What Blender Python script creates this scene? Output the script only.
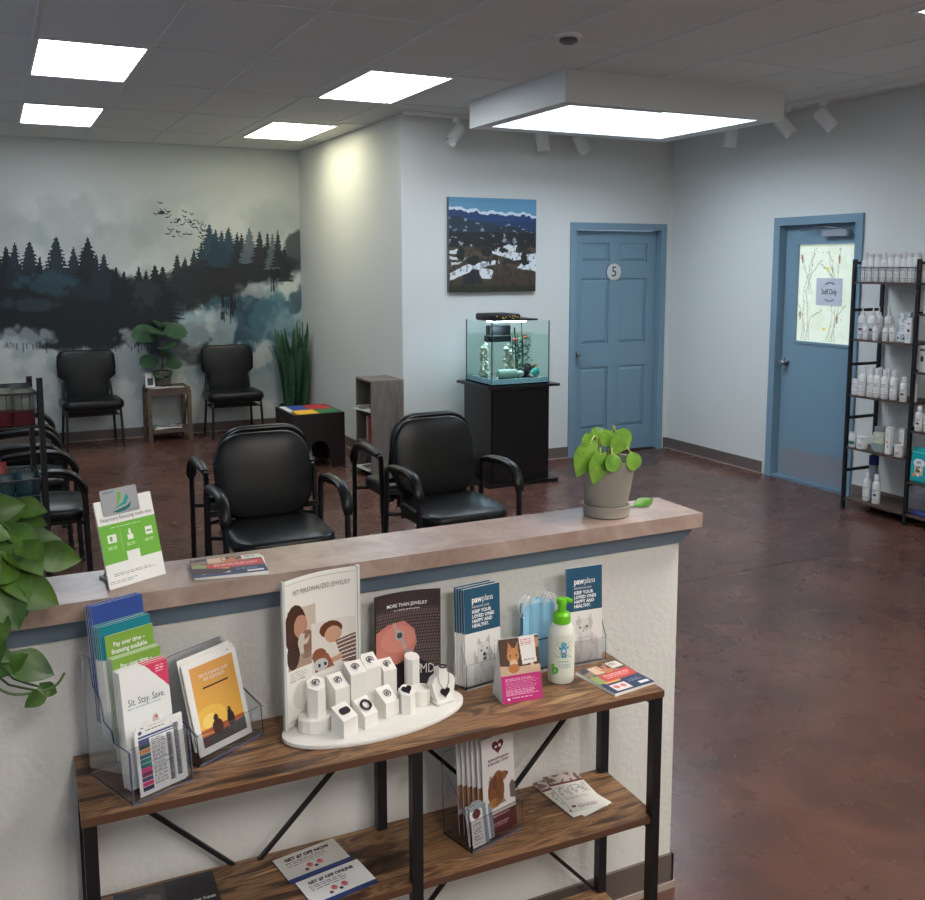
import bpy, math, random
import numpy as np
from mathutils import Matrix, Vector
random.seed(7)
for o in list(bpy.data.objects): bpy.data.objects.remove(o)
SC = bpy.context.scene
COL = SC.collection
PI = math.pi

# ---------------------------------------------------------------- camera
H = 2.916; XR = 5.706; YP = 7.245; YM = 10.059; XJ = 3.0055
cam = bpy.data.cameras.new('camera'); camo = bpy.data.objects.new('camera', cam); COL.objects.link(camo)
cam.sensor_fit = 'HORIZONTAL'; cam.sensor_width = 36.0; cam.lens = 961.8 / 925 * 36.0
cam.shift_y = -(450 - 388.97) / 925; cam.clip_start = 0.05
yaw, pitch, roll = 0.4555, -0.1275, -0.0007
fw = Vector((math.sin(yaw) * math.cos(pitch), math.cos(yaw) * math.cos(pitch), math.sin(pitch)))
rt = Vector((math.cos(yaw), -math.sin(yaw), 0)); up = rt.cross(fw)
R_ = rt * math.cos(roll) + up * math.sin(roll); U_ = up * math.cos(roll) - rt * math.sin(roll)
camo.matrix_world = Matrix(((R_.x, U_.x, -fw.x, 0), (R_.y, U_.y, -fw.y, 0), (R_.z, U_.z, -fw.z, 1.7184), (0, 0, 0, 1)))
SC.camera = camo

# ---------------------------------------------------------------- light and exposure
SC.view_settings.view_transform = 'Standard'; SC.view_settings.look = 'None'
SC.view_settings.gamma = 1; SC.view_settings.exposure = 0.66
SC.view_settings.use_curve_mapping = False
W = bpy.data.worlds.new('world'); SC.world = W; W.use_nodes = True
W.node_tree.nodes['Background'].inputs[0].default_value = (0.55, 0.7, 1, 1)
W.node_tree.nodes['Background'].inputs[1].default_value = 0.5
TROFFER = 7.0; FRONT_TROFFER = 20.0; SKYLIGHT = 7.0; WARM = 6.5

# ---------------------------------------------------------------- materials
def lin(c):
    c = np.asarray(c, float) / 255.0
    return np.where(c <= 0.04045, c / 12.92, ((c + 0.055) / 1.055) ** 2.4)
MATS = {}
def mat(name, rgb=(200, 200, 200), rough=0.5, metal=0.0, emit=0, trans=0, ior=1.45, alpha=1, spec=0.5, coat=0,
        noise=None, bump=None, emit_rgb=None):
    """noise=(scale, amount, rgb2, stretch) mixes a second colour; bump=(scale, strength)"""
    if name in MATS: return MATS[name]
    m = bpy.data.materials.new(name); m.use_nodes = True; nt = m.node_tree; b = nt.nodes['Principled BSDF']
    c = tuple(lin(rgb)) + (1,)
    b.inputs['Base Color'].default_value = c; b.inputs['Roughness'].default_value = rough
    b.inputs['Metallic'].default_value = metal; b.inputs['IOR'].default_value = ior
    b.inputs['Transmission Weight'].default_value = trans; b.inputs['Alpha'].default_value = alpha
    b.inputs['Specular IOR Level'].default_value = spec; b.inputs['Coat Weight'].default_value = coat
    if emit:
        b.inputs['Emission Color'].default_value = tuple(lin(emit_rgb or rgb)) + (1,); b.inputs['Emission Strength'].default_value = emit
    tc = nt.nodes.new('ShaderNodeTexCoord')
    if noise:
        sc, amt, rgb2, st = noise
        mp = nt.nodes.new('ShaderNodeMapping'); mp.inputs['Scale'].default_value = st; nt.links.new(tc.outputs['Object'], mp.inputs[0])
        n = nt.nodes.new('ShaderNodeTexNoise'); n.inputs['Scale'].default_value = sc; n.inputs['Detail'].default_value = 8
        n.inputs['Distortion'].default_value = 0.6; n.inputs['Roughness'].default_value = 0.62
        nt.links.new(mp.outputs[0], n.inputs['Vector'])
        r = nt.nodes.new('ShaderNodeValToRGB'); r.color_ramp.elements[0].position = 0.5 - 0.5 * (1 - amt) * 0.5; r.color_ramp.elements[1].position = 0.5 + 0.5 * (1 - amt) * 0.5
        r.color_ramp.elements[0].color = c; r.color_ramp.elements[1].color = tuple(lin(rgb2)) + (1,)
        nt.links.new(n.outputs['Fac'], r.inputs[0]); nt.links.new(r.outputs[0], b.inputs['Base Color'])
    if bump:
        n = nt.nodes.new('ShaderNodeTexNoise'); n.inputs['Scale'].default_value = bump[0]; n.inputs['Detail'].default_value = 4
        nt.links.new(tc.outputs['Object'], n.inputs['Vector'])
        bp = nt.nodes.new('ShaderNodeBump'); bp.inputs['Strength'].default_value = bump[1]; bp.inputs['Distance'].default_value = 0.01
        nt.links.new(n.outputs['Fac'], bp.inputs['Height']); nt.links.new(bp.outputs[0], b.inputs['Normal'])
    MATS[name] = m
    return m
def art_mat(name, rough=0.4, coat=0.0):
    if name in MATS: return MATS[name]
    m = bpy.data.materials.new(name); m.use_nodes = True; nt = m.node_tree; b = nt.nodes['Principled BSDF']
    a = nt.nodes.new('ShaderNodeAttribute'); a.attribute_name = 'Col'
    nt.links.new(a.outputs['Color'], b.inputs['Base Color']); b.inputs['Roughness'].default_value = rough; b.inputs['Coat Weight'].default_value = coat
    MATS[name] = m; return m

M_WALL = mat('wall_paint', (212, 213, 208), 0.75, bump=(90, 0.12))
M_PONY = mat('textured_wall_paint', (224, 223, 217), 0.7, bump=(60, 0.3))
M_WHITE = mat('white_enamel', (228, 228, 224), 0.4)
M_BLACK = mat('black_metal', (22, 23, 26), 0.42, spec=0.5)
M_VINYL = mat('black_vinyl', (17, 19, 20), 0.36, spec=.4, bump=(220, 0.05))
M_PLAST = mat('black_plastic', (16, 17, 19), 0.45)
M_BLUE = mat('blue_paint', (118, 146, 162), 0.45)
M_CHROME = mat('brushed_chrome', (190, 192, 196), 0.25, 1.0)
M_STEEL = mat('steel_plate', (150, 155, 162), 0.5, 0.35)
M_PAPER = mat('white_paper', (238, 238, 234), 0.6)
M_INK = mat('black_ink', (28, 28, 32), 0.6)
M_WINK = mat('white_ink', (245, 245, 245), 0.6)
M_ACRYL = mat('clear_acrylic', (250, 252, 255), 0.03, trans=1.0, ior=1.3)
M_GLASS = mat('tank_glass', (243, 252, 250), 0.0, trans=1.0, ior=1.08)

# ---------------------------------------------------------------- mesh builder
I4 = Matrix.Identity(4)
def T(x, y, z): return Matrix.Translation((x, y, z))
def RX(a): return Matrix.Rotation(a, 4, 'X')
def RY(a): return Matrix.Rotation(a, 4, 'Y')
def RZ(a): return Matrix.Rotation(a, 4, 'Z')
def S(x, y, z): return Matrix.Diagonal((x, y, z, 1))
def setp(o, label, cat, group=None, kind=None):
    if label: o['label'] = label
    if cat: o['category'] = cat
    if group: o['group'] = group
    if kind: o['kind'] = kind
    return o
def thing(name, label, cat, M=I4, group=None):
    o = bpy.data.objects.new(name, None); COL.objects.link(o); o.matrix_world = M; o.empty_display_size = 0.05
    return setp(o, label, cat, group)
class MB:
    def __init__(s): s.v = []; s.f = []; s.mi = []; s.sm = []; s.cuts = []
    def add(s, vs, fs, M=I4, mi=0, sm=False):
        k = len(s.v); s.cuts.append((k, len(s.f)))
        s.v += [tuple(M @ Vector(p)) for p in vs]
        s.f += [tuple(i + k for i in f) for f in fs]; s.mi += [mi] * len(fs); s.sm += [sm] * len(fs); return s
    def box(s, x0, x1, y0, y1, z0, z1, M=I4, mi=0):
        v = [(x0, y0, z0), (x1, y0, z0), (x1, y1, z0), (x0, y1, z0), (x0, y0, z1), (x1, y0, z1), (x1, y1, z1), (x0, y1, z1)]
        return s.add(v, [(0, 3, 2, 1), (4, 5, 6, 7), (0, 1, 5, 4), (1, 2, 6, 5), (2, 3, 7, 6), (3, 0, 4, 7)], M, mi)
    def bevbox(s, x0, x1, y0, y1, z0, z1, r, M=I4, mi=0, n=3):
        w, d = x1 - x0, y1 - y0
        o = rrect(w, d, r, n); MM = M @ T((x0 + x1) / 2, (y0 + y1) / 2, 0)
        q = min(r * 0.5, (z1 - z0) * 0.3)
        return s.loft(o, [(1 - 2 * q / max(w, d), z0), (1, z0 + q), (1, z1 - q), (1 - 2 * q / max(w, d), z1)], MM, mi)
    def loft(s, outline, levels, M=I4, mi=0, sm=True):
        n = len(outline); v = []; f = []
        for sc, z in levels:
            sx, sy = (sc if isinstance(sc, tuple) else (sc, sc))
            v += [(x * sx, y * sy, z) for x, y in outline]
        for k in range(len(levels) - 1):
            for i in range(n):
                j = (i + 1) % n; f.append((k * n + i, k * n + j, (k + 1) * n + j, (k + 1) * n + i))
        f.append(tuple(reversed(range(n)))); f.append(tuple((len(levels) - 1) * n + i for i in range(n)))
        return s.add(v, f, M, mi, sm)
    def lathe(s, prof, M=I4, mi=0, n=24, sm=True):
        v = []; f = []
        for r, z in prof: v += [(r * math.cos(2 * PI * i / n), r * math.sin(2 * PI * i / n), z) for i in range(n)]
        for k in range(len(prof) - 1):
            for i in range(n):
                j = (i + 1) % n; f.append((k * n + i, k * n + j, (k + 1) * n + j, (k + 1) * n + i))
        if prof[0][0] > 1e-5: f.append(tuple(reversed(range(n))))
        if prof[-1][0] > 1e-5: f.append(tuple((len(prof) - 1) * n + i for i in range(n)))
        return s.add(v, f, M, mi, sm)
    def tube(s, pts, r, M=I4, mi=0, n=8, ry=None, sm=True):
        pts = [Vector(p) for p in pts]; v = []; f = []; N = len(pts)
        rr = r if isinstance(r, (list, tuple)) else [r] * N
        ref = None
        for i, p in enumerate(pts):
            d = (pts[min(i + 1, N - 1)] - pts[max(i - 1, 0)]).normalized()
            if ref is None:
                a = Vector((1, 0, 0)) if abs(d.x) < 0.8 else Vector((0, 0, 1))
            else: a = ref
            a = (a - d * a.dot(d)).normalized(); b = d.cross(a); ref = a
            for k in range(n):
                t = 2 * PI * (k + 0.5) / n; q = (ry if ry else 1.0)
                v.append(tuple(p + a * (rr[i] * math.cos(t)) + b * (rr[i] * q * math.sin(t))))
        for i in range(N - 1):
            for k in range(n):
                j = (k + 1) % n; f.append((i * n + k, i * n + j, (i + 1) * n + j, (i + 1) * n + k))
        f.append(tuple(reversed(range(n)))); f.append(tuple((N - 1) * n + k for k in range(n)))
        return s.add(v, f, M, mi, sm)
    def prism(s, poly, z0, z1, M=I4, mi=0):
        n = len(poly)
        v = [(x, y, z0) for x, y in poly] + [(x, y, z1) for x, y in poly]
        f = [tuple(reversed(range(n))), tuple(range(n, 2 * n))] + [(i, (i + 1) % n, n + (i + 1) % n, n + i) for i in range(n)]
        return s.add(v, f, M, mi)
    def ball(s, c, r, M=I4, mi=0, n=12, sq=(1, 1, 1)):
        prof = [(math.sin(PI * k / 8), -math.cos(PI * k / 8)) for k in range(9)]; prof[0] = (0.001, -1); prof[-1] = (0.001, 1)
        return s.lathe(prof, M @ T(*c) @ S(r * sq[0], r * sq[1], r * sq[2]), mi, n)
    def build_each(s, name, m, parent):          # every added piece becomes a part of its own
        c = s.cuts + [(len(s.v), len(s.f))]
        for (v0, f0), (v1, f1) in zip(c, c[1:]):
            q = MB(); q.v = s.v[v0:v1]; q.f = [tuple(i - v0 for i in f) for f in s.f[f0:f1]]; q.mi = s.mi[f0:f1]; q.sm = s.sm[f0:f1]; q.build(name, m, parent)
    def build(s, name, mats, parent=None, M=None, label=None, cat=None, group=None, kind=None):
        me = bpy.data.meshes.new(name); me.from_pydata(s.v, [], s.f)
        for m in (mats if isinstance(mats, (list, tuple)) else [mats]): me.materials.append(m)
        me.polygons.foreach_set('material_index', s.mi); me.polygons.foreach_set('use_smooth', s.sm); me.update()
        if any(s.sm) and hasattr(me, 'set_sharp_from_angle'): me.set_sharp_from_angle(angle=math.radians(42))
        o = bpy.data.objects.new(name, me); COL.objects.link(o)
        if parent: o.parent = parent
        if M is not None: o.matrix_basis = M
        return setp(o, label, cat, group, kind)
def rrect(w, h, r, n=5):
    o = []
    for cx, cy, a in ((w / 2 - r, h / 2 - r, 0), (-w / 2 + r, h / 2 - r, 90), (-w / 2 + r, -h / 2 + r, 180), (w / 2 - r, -h / 2 + r, 270)):
        for k in range(n + 1):
            t = math.radians(a + 90 * k / n); o.append((cx + r * math.cos(t), cy + r * math.sin(t)))
    return o
def dup(root, M, label=None, group=None, cat=None):
    r = root.copy(); COL.objects.link(r); r.matrix_world = M
    if label: r['label'] = label
    if group: r['group'] = group
    for ch in list(root.children):
        c = ch.copy(); COL.objects.link(c); c.parent = r
        for g in list(ch.children):
            d = g.copy(); COL.objects.link(d); d.parent = c
    return r
def smooth_path(pts, n=6):
    P = [Vector(p) for p in pts]; out = []
    for i in range(len(P) - 1):
        a = P[max(i - 1, 0)]; b = P[i]; c = P[i + 1]; d = P[min(i + 2, len(P) - 1)]
        for k in range(n):
            t = k / n
            out.append(0.5 * ((2 * b) + (c - a) * t + (2 * a - 5 * b + 4 * c - d) * t * t + (3 * b - a - 3 * c + d) * t ** 3))
    out.append(P[-1]); return out
STAND = RX(PI / 2)                                   # local (x right, y up, z out) -> upright, facing -y
def text(s, size, M, m, parent, name='lettering', align='CENTER', ex=0.0, bold=0.0, squeeze=1.0, lead=1.0, bow=0.0, bw=1.0, off=(0, 0)):
    cu = bpy.data.curves.new(name, 'FONT'); cu.body = s; cu.size = size; cu.align_x = align; cu.align_y = 'CENTER'
    cu.offset = bold; cu.resolution_u = 2; cu.space_line = lead; cu.extrude = ex
    ob = bpy.data.objects.new('tmp', cu); me = bpy.data.meshes.new_from_object(ob); me.name = name
    bpy.data.objects.remove(ob); bpy.data.curves.remove(cu)
    me.transform(T(off[0], off[1], 0) @ S(squeeze, 1, 1))
    if bow:
        for v in me.vertices: v.co.z = -bow * (1 - (2 * v.co.x / bw) ** 2) + .0015
    me.transform(M); me.materials.clear(); me.materials.append(m)
    o = bpy.data.objects.new(name, me); COL.objects.link(o); o.parent = parent
    return o

# ---------------------------------------------------------------- printed pictures as vertex-coloured grids
def vnoise(X, Y, seed=0, oct=4):
    out = np.zeros_like(X, float); amp = 1; tot = 0
    rs = np.random.RandomState(seed); tab = rs.rand(64, 64)
    for o in range(oct):
        x = X * 2 ** o + 17.3 * o; y = Y * 2 ** o + 9.1 * o
        xi = np.floor(x).astype(int); yi = np.floor(y).astype(int); fx = x - xi; fy = y - yi
        fx = fx * fx * (3 - 2 * fx); fy = fy * fy * (3 - 2 * fy)
        g = lambda a, b: tab[a % 64, b % 64]
        out += amp * ((g(xi, yi) * (1 - fx) + g(xi + 1, yi) * fx) * (1 - fy) + (g(xi, yi + 1) * (1 - fx) + g(xi + 1, yi + 1) * fx) * fy)
        tot += amp; amp *= 0.5
    return out / tot
class Art:
    """a small print: unit square, u right, v DOWN, colours in 0..255"""
    def __init__(s, nx, ny, bg=(245, 245, 242), asp=1.0):
        if nx >= 44 and nx < 200: nx, ny = int(nx * 1.8), int(ny * 1.8)
        s.nx, s.ny = nx, ny
        s.U, s.V = np.meshgrid((np.arange(nx) + 0.5) / nx, (np.arange(ny) + 0.5) / ny)
        s.c = np.ones((ny, nx, 3)) * np.array(bg, float); s.asp = asp
    def put(s, m, rgb, a=1.0):
        m = np.clip(m.astype(float) * a, 0, 1)[..., None]; s.c = s.c * (1 - m) + np.array(rgb, float) * m; return s
    def rect(s, u0, v0, u1, v1, rgb, a=1): return s.put((s.U >= u0) & (s.U < u1) & (s.V >= v0) & (s.V < v1), rgb, a)
    def ell(s, u, v, ru, rv, rgb, a=1, ang=0):
        du, dv = s.U - u, (s.V - v); c, n = math.cos(ang), math.sin(ang)
        return s.put(((du * c + dv * n) / ru) ** 2 + ((dv * c - du * n) / rv) ** 2 < 1, rgb, a)
    def poly(s, pts, rgb, a=1):
        ins = np.zeros(s.U.shape, bool); n = len(pts)
        for i in range(n):
            x0, y0 = pts[i]; x1, y1 = pts[(i + 1) % n]
            if y0 == y1: continue
            c = ((y0 > s.V) != (y1 > s.V)) & (s.U < (x1 - x0) * (s.V - y0) / (y1 - y0) + x0); ins ^= c
        return s.put(ins, rgb, a)
    def mottle(s, u0, v0, u1, v1, rgb, sc=8, th=0.5, seed=1, a=1):
        n = vnoise(s.U * sc, s.V * sc, seed, 3)
        return s.put((s.U >= u0) & (s.U < u1) & (s.V >= v0) & (s.V < v1) & (n > th), rgb, a)
    def lines(s, u0, v0, u1, v1, n, rgb, seed=3, a=0.8, fill=0.5):
        rs = np.random.RandomState(seed); h = (v1 - v0) / n
        for i in range(n):
            e = u1 - rs.rand() * (u1 - u0) * 0.25; u = u0
            while u < e:
                w = 0.02 + rs.rand() * 0.09; s.rect(u, v0 + i * h, min(u + w, e), v0 + (i + fill) * h, rgb, a); u += w + 0.018
        return s
def art_mesh(name, art, w, h, m, parent, M=I4, bow=0.0, x0=0, y0=0, label=None):
    """grid w x h, local x in [x0, x0+w], y in [y0, y0+h], z = 0 (bow bends it backwards)"""
    nx, ny = art.nx, art.ny
    us = np.arange(nx + 1) / nx; vs = np.arange(ny + 1) / ny
    UU, VV = np.meshgrid(us, vs)
    co = np.zeros(((ny + 1) * (nx + 1), 3)); co[:, 0] = x0 + (UU * w).ravel(); co[:, 1] = y0 + (h - VV * h).ravel()
    co[:, 2] = -(bow * (1 - (2 * UU - 1) ** 2)).ravel()
    idx = np.arange((ny) * (nx)); r = idx // nx; c = idx % nx; a = r * (nx + 1) + c
    fs = np.stack([a, a + nx + 1, a + nx + 2, a + 1], 1)
    me = bpy.data.meshes.new(name); me.from_pydata(co.tolist(), [], fs.tolist())
    at = me.color_attributes.new('Col', 'FLOAT_COLOR', 'CORNER')
    cc = np.ones((ny * nx, 4, 4)); cc[:, :, :3] = lin(np.clip(art.c, 0, 255)).reshape(-1, 1, 3)
    at.data.foreach_set('color', cc.ravel()); me.materials.append(m)
    me.transform(M); me.update()
    o = bpy.data.objects.new(name, me); COL.objects.link(o)
    if parent: o.parent = parent
    if label: o['label'] = label
    return o
M_PRINT = art_mat('printed_paper', 0.45); M_GLOSS = art_mat('glossy_print', 0.22)
# ================================================================ the room
def struct(mb, name, m, parent=None): return mb.build(name, m, parent, kind=None if parent else 'structure')
# floor: stained, sealed concrete
fm = bpy.data.materials.new('stained_concrete'); fm.use_nodes = True; nt = fm.node_tree; b = nt.nodes['Principled BSDF']
tc = nt.nodes.new('ShaderNodeTexCoord')
def nz(scale, det=8, dist=0.8):
    n = nt.nodes.new('ShaderNodeTexNoise'); n.inputs['Scale'].default_value = scale; n.inputs['Detail'].default_value = det; n.inputs['Distortion'].default_value = dist
    n.inputs['Roughness'].default_value = 0.65; nt.links.new(tc.outputs['Object'], n.inputs['Vector']); return n
def ramp(src, stops):
    r = nt.nodes.new('ShaderNodeValToRGB'); e = r.color_ramp.elements
    while len(e) < len(stops): e.new(0.5)
    for el, (p, c) in zip(e, stops): el.position = p; el.color = tuple(lin(c)) + (1,)
    nt.links.new(src, r.inputs[0]); return r
r1 = ramp(nz(0.9).outputs['Fac'], [(0.30, (68, 46, 40)), (0.5, (88, 60, 51)), (0.68, (114, 79, 67))])
r2 = ramp(nz(3.5, 6, .5).outputs['Fac'], [(0.35, (52, 33, 28)), (0.62, (120, 78, 64))])
mx = nt.nodes.new('ShaderNodeMix'); mx.data_type = 'RGBA'; mx.inputs[0].default_value = 0.26
nt.links.new(r1.outputs[0], mx.inputs[6]); nt.links.new(r2.outputs[0], mx.inputs[7]); nt.links.new(mx.outputs[2], b.inputs['Base Color'])
rr = nt.nodes.new('ShaderNodeMapRange'); rr.inputs['To Min'].default_value = 0.22; rr.inputs['To Max'].default_value = 0.33
nt.links.new(nz(3.0).outputs['Fac'], rr.inputs[0]); nt.links.new(rr.outputs[0], b.inputs['Roughness'])
bp = nt.nodes.new('ShaderNodeBump'); bp.inputs['Strength'].default_value = 0.03; bp.inputs['Distance'].default_value = 0.01
nt.links.new(nz(6, 3, .2).outputs['Fac'], bp.inputs['Height']); nt.links.new(bp.outputs[0], b.inputs['Normal'])
XL, YB = -1.7, -3.2
struct(MB().box(XL - .12, XR + .12, YB - .12, YM + .12, -0.1, 0), 'floor', fm)
m_joint = mat('floor_joint', (48, 30, 26), 0.7)
rs = random.Random(11); mb = MB(); P = [(1.63 + (XR - 1.63) * k / 40, 4.03 + .02 * math.sin(k * .35) + rs.uniform(-.008, .008)) for k in range(41)]
mb.add([(x, y, .0012) for x, y in P] + [(x, y + .003, .0012) for x, y in P], [(k, k + 1, k + 42, k + 41) for k in range(40)]); struct(mb, 'trim_1', m_joint)

def opening_wall_y(name, x0, x1, y, ox0, ox1, oz):       # wall in plane y=const with a door hole
    mb = MB(); mb.box(x0, ox0, y, y + .12, 0, H); mb.box(ox1, x1, y, y + .12, 0, H); mb.box(ox0, ox1, y, y + .12, oz, H)
    return struct(mb, name, M_WALL)
DX0, DX1 = 4.655, 5.585     # opening, door with the number
opening_wall_y('wall_back', XJ, XR + .12, YP, DX0, DX1, 2.045)
struct(MB().box(XJ, XJ + .12, YP + .12, YM, 0, H), 'wall_alcove', M_WALL)
struct(MB().box(XL - .12, XJ + .12, YM + .002, YM + .12, 0, H), 'wall_mural', M_WALL)
SY0, SY1 = 5.105, 5.865     # staff door opening
mb = MB(); mb.box(XR, XR + .12, YB, SY0, 0, H); mb.box(XR, XR + .12, SY1, YP, 0, H); mb.box(XR, XR + .12, SY0, SY1, 2.04, H)
struct(mb, 'wall_right', M_WALL)
mb = MB()                                                # left wall out of view; its two windows are added to give daylight
mb.box(XL - .12, XL, YB, -1.6, 0, H); mb.box(XL - .12, XL, -1.6, 9.0, 2.45, H); mb.box(XL - .12, XL, -1.6, 9.0, 0, .75)
mb.box(XL - .12, XL, 9.0, YM, 0, H); mb.box(XL - .12, XL, 3.2, 3.9, .75, 2.45)
struct(mb, 'wall_left', M_WALL)
struct(MB().box(XL - .12, XR + .12, YB - .12, YB, 0, H), 'wall_front', M_WALL)
for i, (a, c) in enumerate(((-1.6, 3.2), (3.9, 9.0))):
    w = MB().box(XL - .07, XL - .064, a + .05, c - .05, .8, 2.4)
    o = struct(w, 'window_%d' % (i + 1), mat('window_glass', (240, 248, 250), 0.02, trans=1, ior=1.02))
    f = MB()
    for z in (.75, 2.4): f.box(XL - .1, XL - .03, a, c, z, z + .05)
    for k in range(4):
        y = a + (c - a - .05) * k / 3; f.box(XL - .1, XL - .03, y, y + .05, .75, 2.45)
    f.build('window_frame', M_WHITE, o)

# ceiling with the skylight opening, grid of metal tees, lay-in tiles
SX0, SX1, SK0, SK1 = 3.244, 5.026, 5.1835, 6.50
OX0, OX1, OY0, OY1 = 3.345, 4.86, 5.262, 6.345
m_tile = mat('ceiling_tile', (228, 228, 224), 0.9, noise=(260, 0.1, (216, 216, 212), (1, 1, 1)), bump=(300, 0.25))
mb = MB()
mb.box(XL - .12, OX0, YB - .12, YM + .12, H, H + .06); mb.box(OX1, XR + .12, YB - .12, YM + .12, H, H + .06)
mb.box(OX0, OX1, YB - .12, OY0, H, H + .06); mb.box(OX0, OX1, OY1, YM + .12, H, H + .06)
ceil = struct(mb, 'ceiling', m_tile)
MXg, MYg, GX, GY = 0.6079, 1.138, 0.8927, 4.5511
mb = MB(); k = -5
m_tee = mat('ceiling_tee', (222, 222, 219), 0.6)
for i in range(-5, 9):
    x = GX + i * MXg
    if XL < x < XR:
        for (a, c) in ((YB, YM),) if not (SX0 < x < SX1) else ((YB, SK0), (SK1, YM)):
            if x > XJ: c = min(c, YP)
            if c > a: mb.box(x - .009, x + .009, a, c, H - .006, H)
for j in range(-7, 6):
    y = GY + j * MYg
    if YB < y < YM:
        for (a, c) in ((XL, XR),) if not (SK0 < y < SK1) else ((XL, SX0), (SX1, XR)):
            if y > YP: c = min(c, XJ)
            mb.box(a, c, y - .009, y + .009, H - .0055, H)
mb.build('ceiling_grid', m_tee, ceil)
# skylight well and the dropped white surround
m_well = mat('white_drywall', (216, 217, 214), 0.7)
mb = MB(); zb = 2.7176
mb.box(SX0, SX1, SK0, OY0, zb, H); mb.box(SX0, SX1, OY1, SK1, zb, H); mb.box(SX0, OX0, OY0, OY1, zb, H); mb.box(OX1, SX1, OY0, OY1, zb, H)
mb.box(OX0 - .03, OX0, OY0, OY1, H, H + .5); mb.box(OX1, OX1 + .03, OY0, OY1, H, H + .5); mb.box(OX0 - .03, OX1 + .03, OY0 - .03, OY0, H, H + .5); mb.box(OX0 - .03, OX1 + .03, OY1, OY1 + .03, H, H + .5)
sk = mb.build('skylight', m_well, label='white boxed skylight well hanging below the ceiling near the corner', cat='skylight')
MB().box(OX0, OX1, OY0, OY1, H + .10, H + .12).build('diffuser', mat('skylight_diffuser', (222, 238, 255), 0.5, emit=SKYLIGHT), sk)

# baseboards
m_base = mat('taupe_vinyl_base', (104, 92, 86), 0.5); m_caulk = mat('pale_caulk', (170, 155, 145), 0.6)
def baseboard(name, segs):
    mb = MB()
    for (x0, x1, y0, y1) in segs: mb.box(x0, x1, y0, y1, 0.008, 0.1)
    o = struct(mb, name, m_base); q = MB()
    for (x0, x1, y0, y1) in segs: q.box(x0 - .003 * (x1 - x0 < .02), x1 + .003 * (x1 - x0 < .02), y0 - .003 * (y1 - y0 < .02), y1, 0, .008)
    q.build('caulk_line', m_caulk, o)
baseboard('baseboard_mural', [(XL, XJ, YM - .013, YM)])
baseboard('baseboard_back', [(XJ - .012, 4.60, YP - .012, YP), (5.668, XR, YP - .012, YP)])
baseboard('baseboard_right', [(XR - .012, XR, 5.975, YP - .012), (XR - .012, XR, YB, 5.03)])
baseboard('baseboard_alcove', [(XJ - .012, XJ, YP, YM - .013)])
baseboard('baseboard_left', [(XL, XL + .012, YB, YM - .013)])

# mural painted on the alcove's end wall
hm = [335.33949, -18.77978, -3.1931, 11.50824, -308.6928, 773.12241, 0.0474, -0.0139]
mw, x_l = 0, XL
NXm, NYm = 440, 250
A = Art(NXm, NYm, (206, 210, 206))
wx = XL + A.U * (XJ - XL); wz = H - A.V * H
D = hm[6] * wx + hm[7] * wz + 1
X = (hm[0] * wx + hm[1] * wz + hm[2]) / D; Y = (hm[3] * wx + hm[4] * wz + hm[5]) / D
def fb(sc, seed, o=5): return vnoise(X / sc + 40, Y / sc + 40, seed, o)
def soft(e, w): return np.clip(0.5 + e / w, 0, 1)
def blob(x, y, rx, ry, ns=0.5, sc=60, seed=5, w=0.5):
    d = ((X - x) / rx) ** 2 + ((Y - y) / ry) ** 2
    return soft(1 - d + (fb(sc, seed) - 0.5) * 2.6 * ns, w)
ink = (24, 29, 34); deep = (38, 66, 82); teal = (82, 124, 140); mist = (150, 160, 162)
for (x, y, rx, ry, s_) in ((190, 140, 90, 90, 2), (330, 190, 110, 60, 4), (770, 130, 80, 60, 6), (420, 130, 60, 60, 8), (60, 160, 80, 60, 9)):
    A.put(blob(x, y, rx, ry, 0.9, 50, s_, 0.9), (150, 160, 158), 0.32)
A.put(soft(fb(110, 11) - 0.52, 0.25) * soft(Y - 60, 120), (165, 172, 172), 0.5)
# blue washes below the trees
A.put(soft(fb(70, 13) - 0.44, 0.12) * soft(Y - 300, 90) * soft(560 - Y, 160) * soft(X - 420, 120), teal, 0.8)
A.put(soft(fb(45, 14) - 0.5, 0.1) * soft(Y - 290, 90) * soft(520 - Y, 120) * soft(X - 430, 100), deep, 0.75)
A.put(soft(fb(60, 15) - 0.5, 0.16) * soft(Y - 430, 60) * soft(650 - Y, 120), mist, 0.6)
A.put(blob(690, 400, 90, 70, 0.6, 40, 16), deep, 0.7); A.put(blob(800, 400, 90, 70, 0.7, 40, 17), teal, 0.6)
A.put(blob(540, 470, 110, 60, 0.7, 40, 18), ink, 0.6); A.put(blob(560, 430, 60, 60, 0.7, 30, 19), (190, 202, 204), 0.6)
A.put(blob(640, 430, 40, 70, 0.7, 30, 20), (196, 206, 206), 0.6); A.put(blob(500, 370, 40, 40, .7, 30, 21), teal, .7)
def tree(x, y, h, hw, rgb, a=1.0, seed=0):
    t = (Y - y) / h
    saw = ((Y - y) / (h / 11.0)) % 1.0
    nn = vnoise(X / 5.0, Y / 4.0, 31 + seed, 2)
    w = hw * (0.04 + np.clip(t, 0, 1.1)) * (0.45 + 0.5 * saw + 0.5 * (nn - 0.3))
    w = w * 1.25 + .6
    A.put((np.abs(X - x) < w) & (t > 0) & (t < 1.1), rgb, a)
L = [(-60, 185, 40), (-20, 160, 38), (17, 190, 26), (42, 181, 30), (85, 176, 36), (115, 220, 22), (162, 164, 42), (212, 194, 30), (253, 166, 38), (278, 214, 22), (300, 213, 30), (335, 252, 24), (358, 262, 26), (400, 250, 28), (422, 260, 24), (448, 246, 36), (466, 280, 30)]
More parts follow.
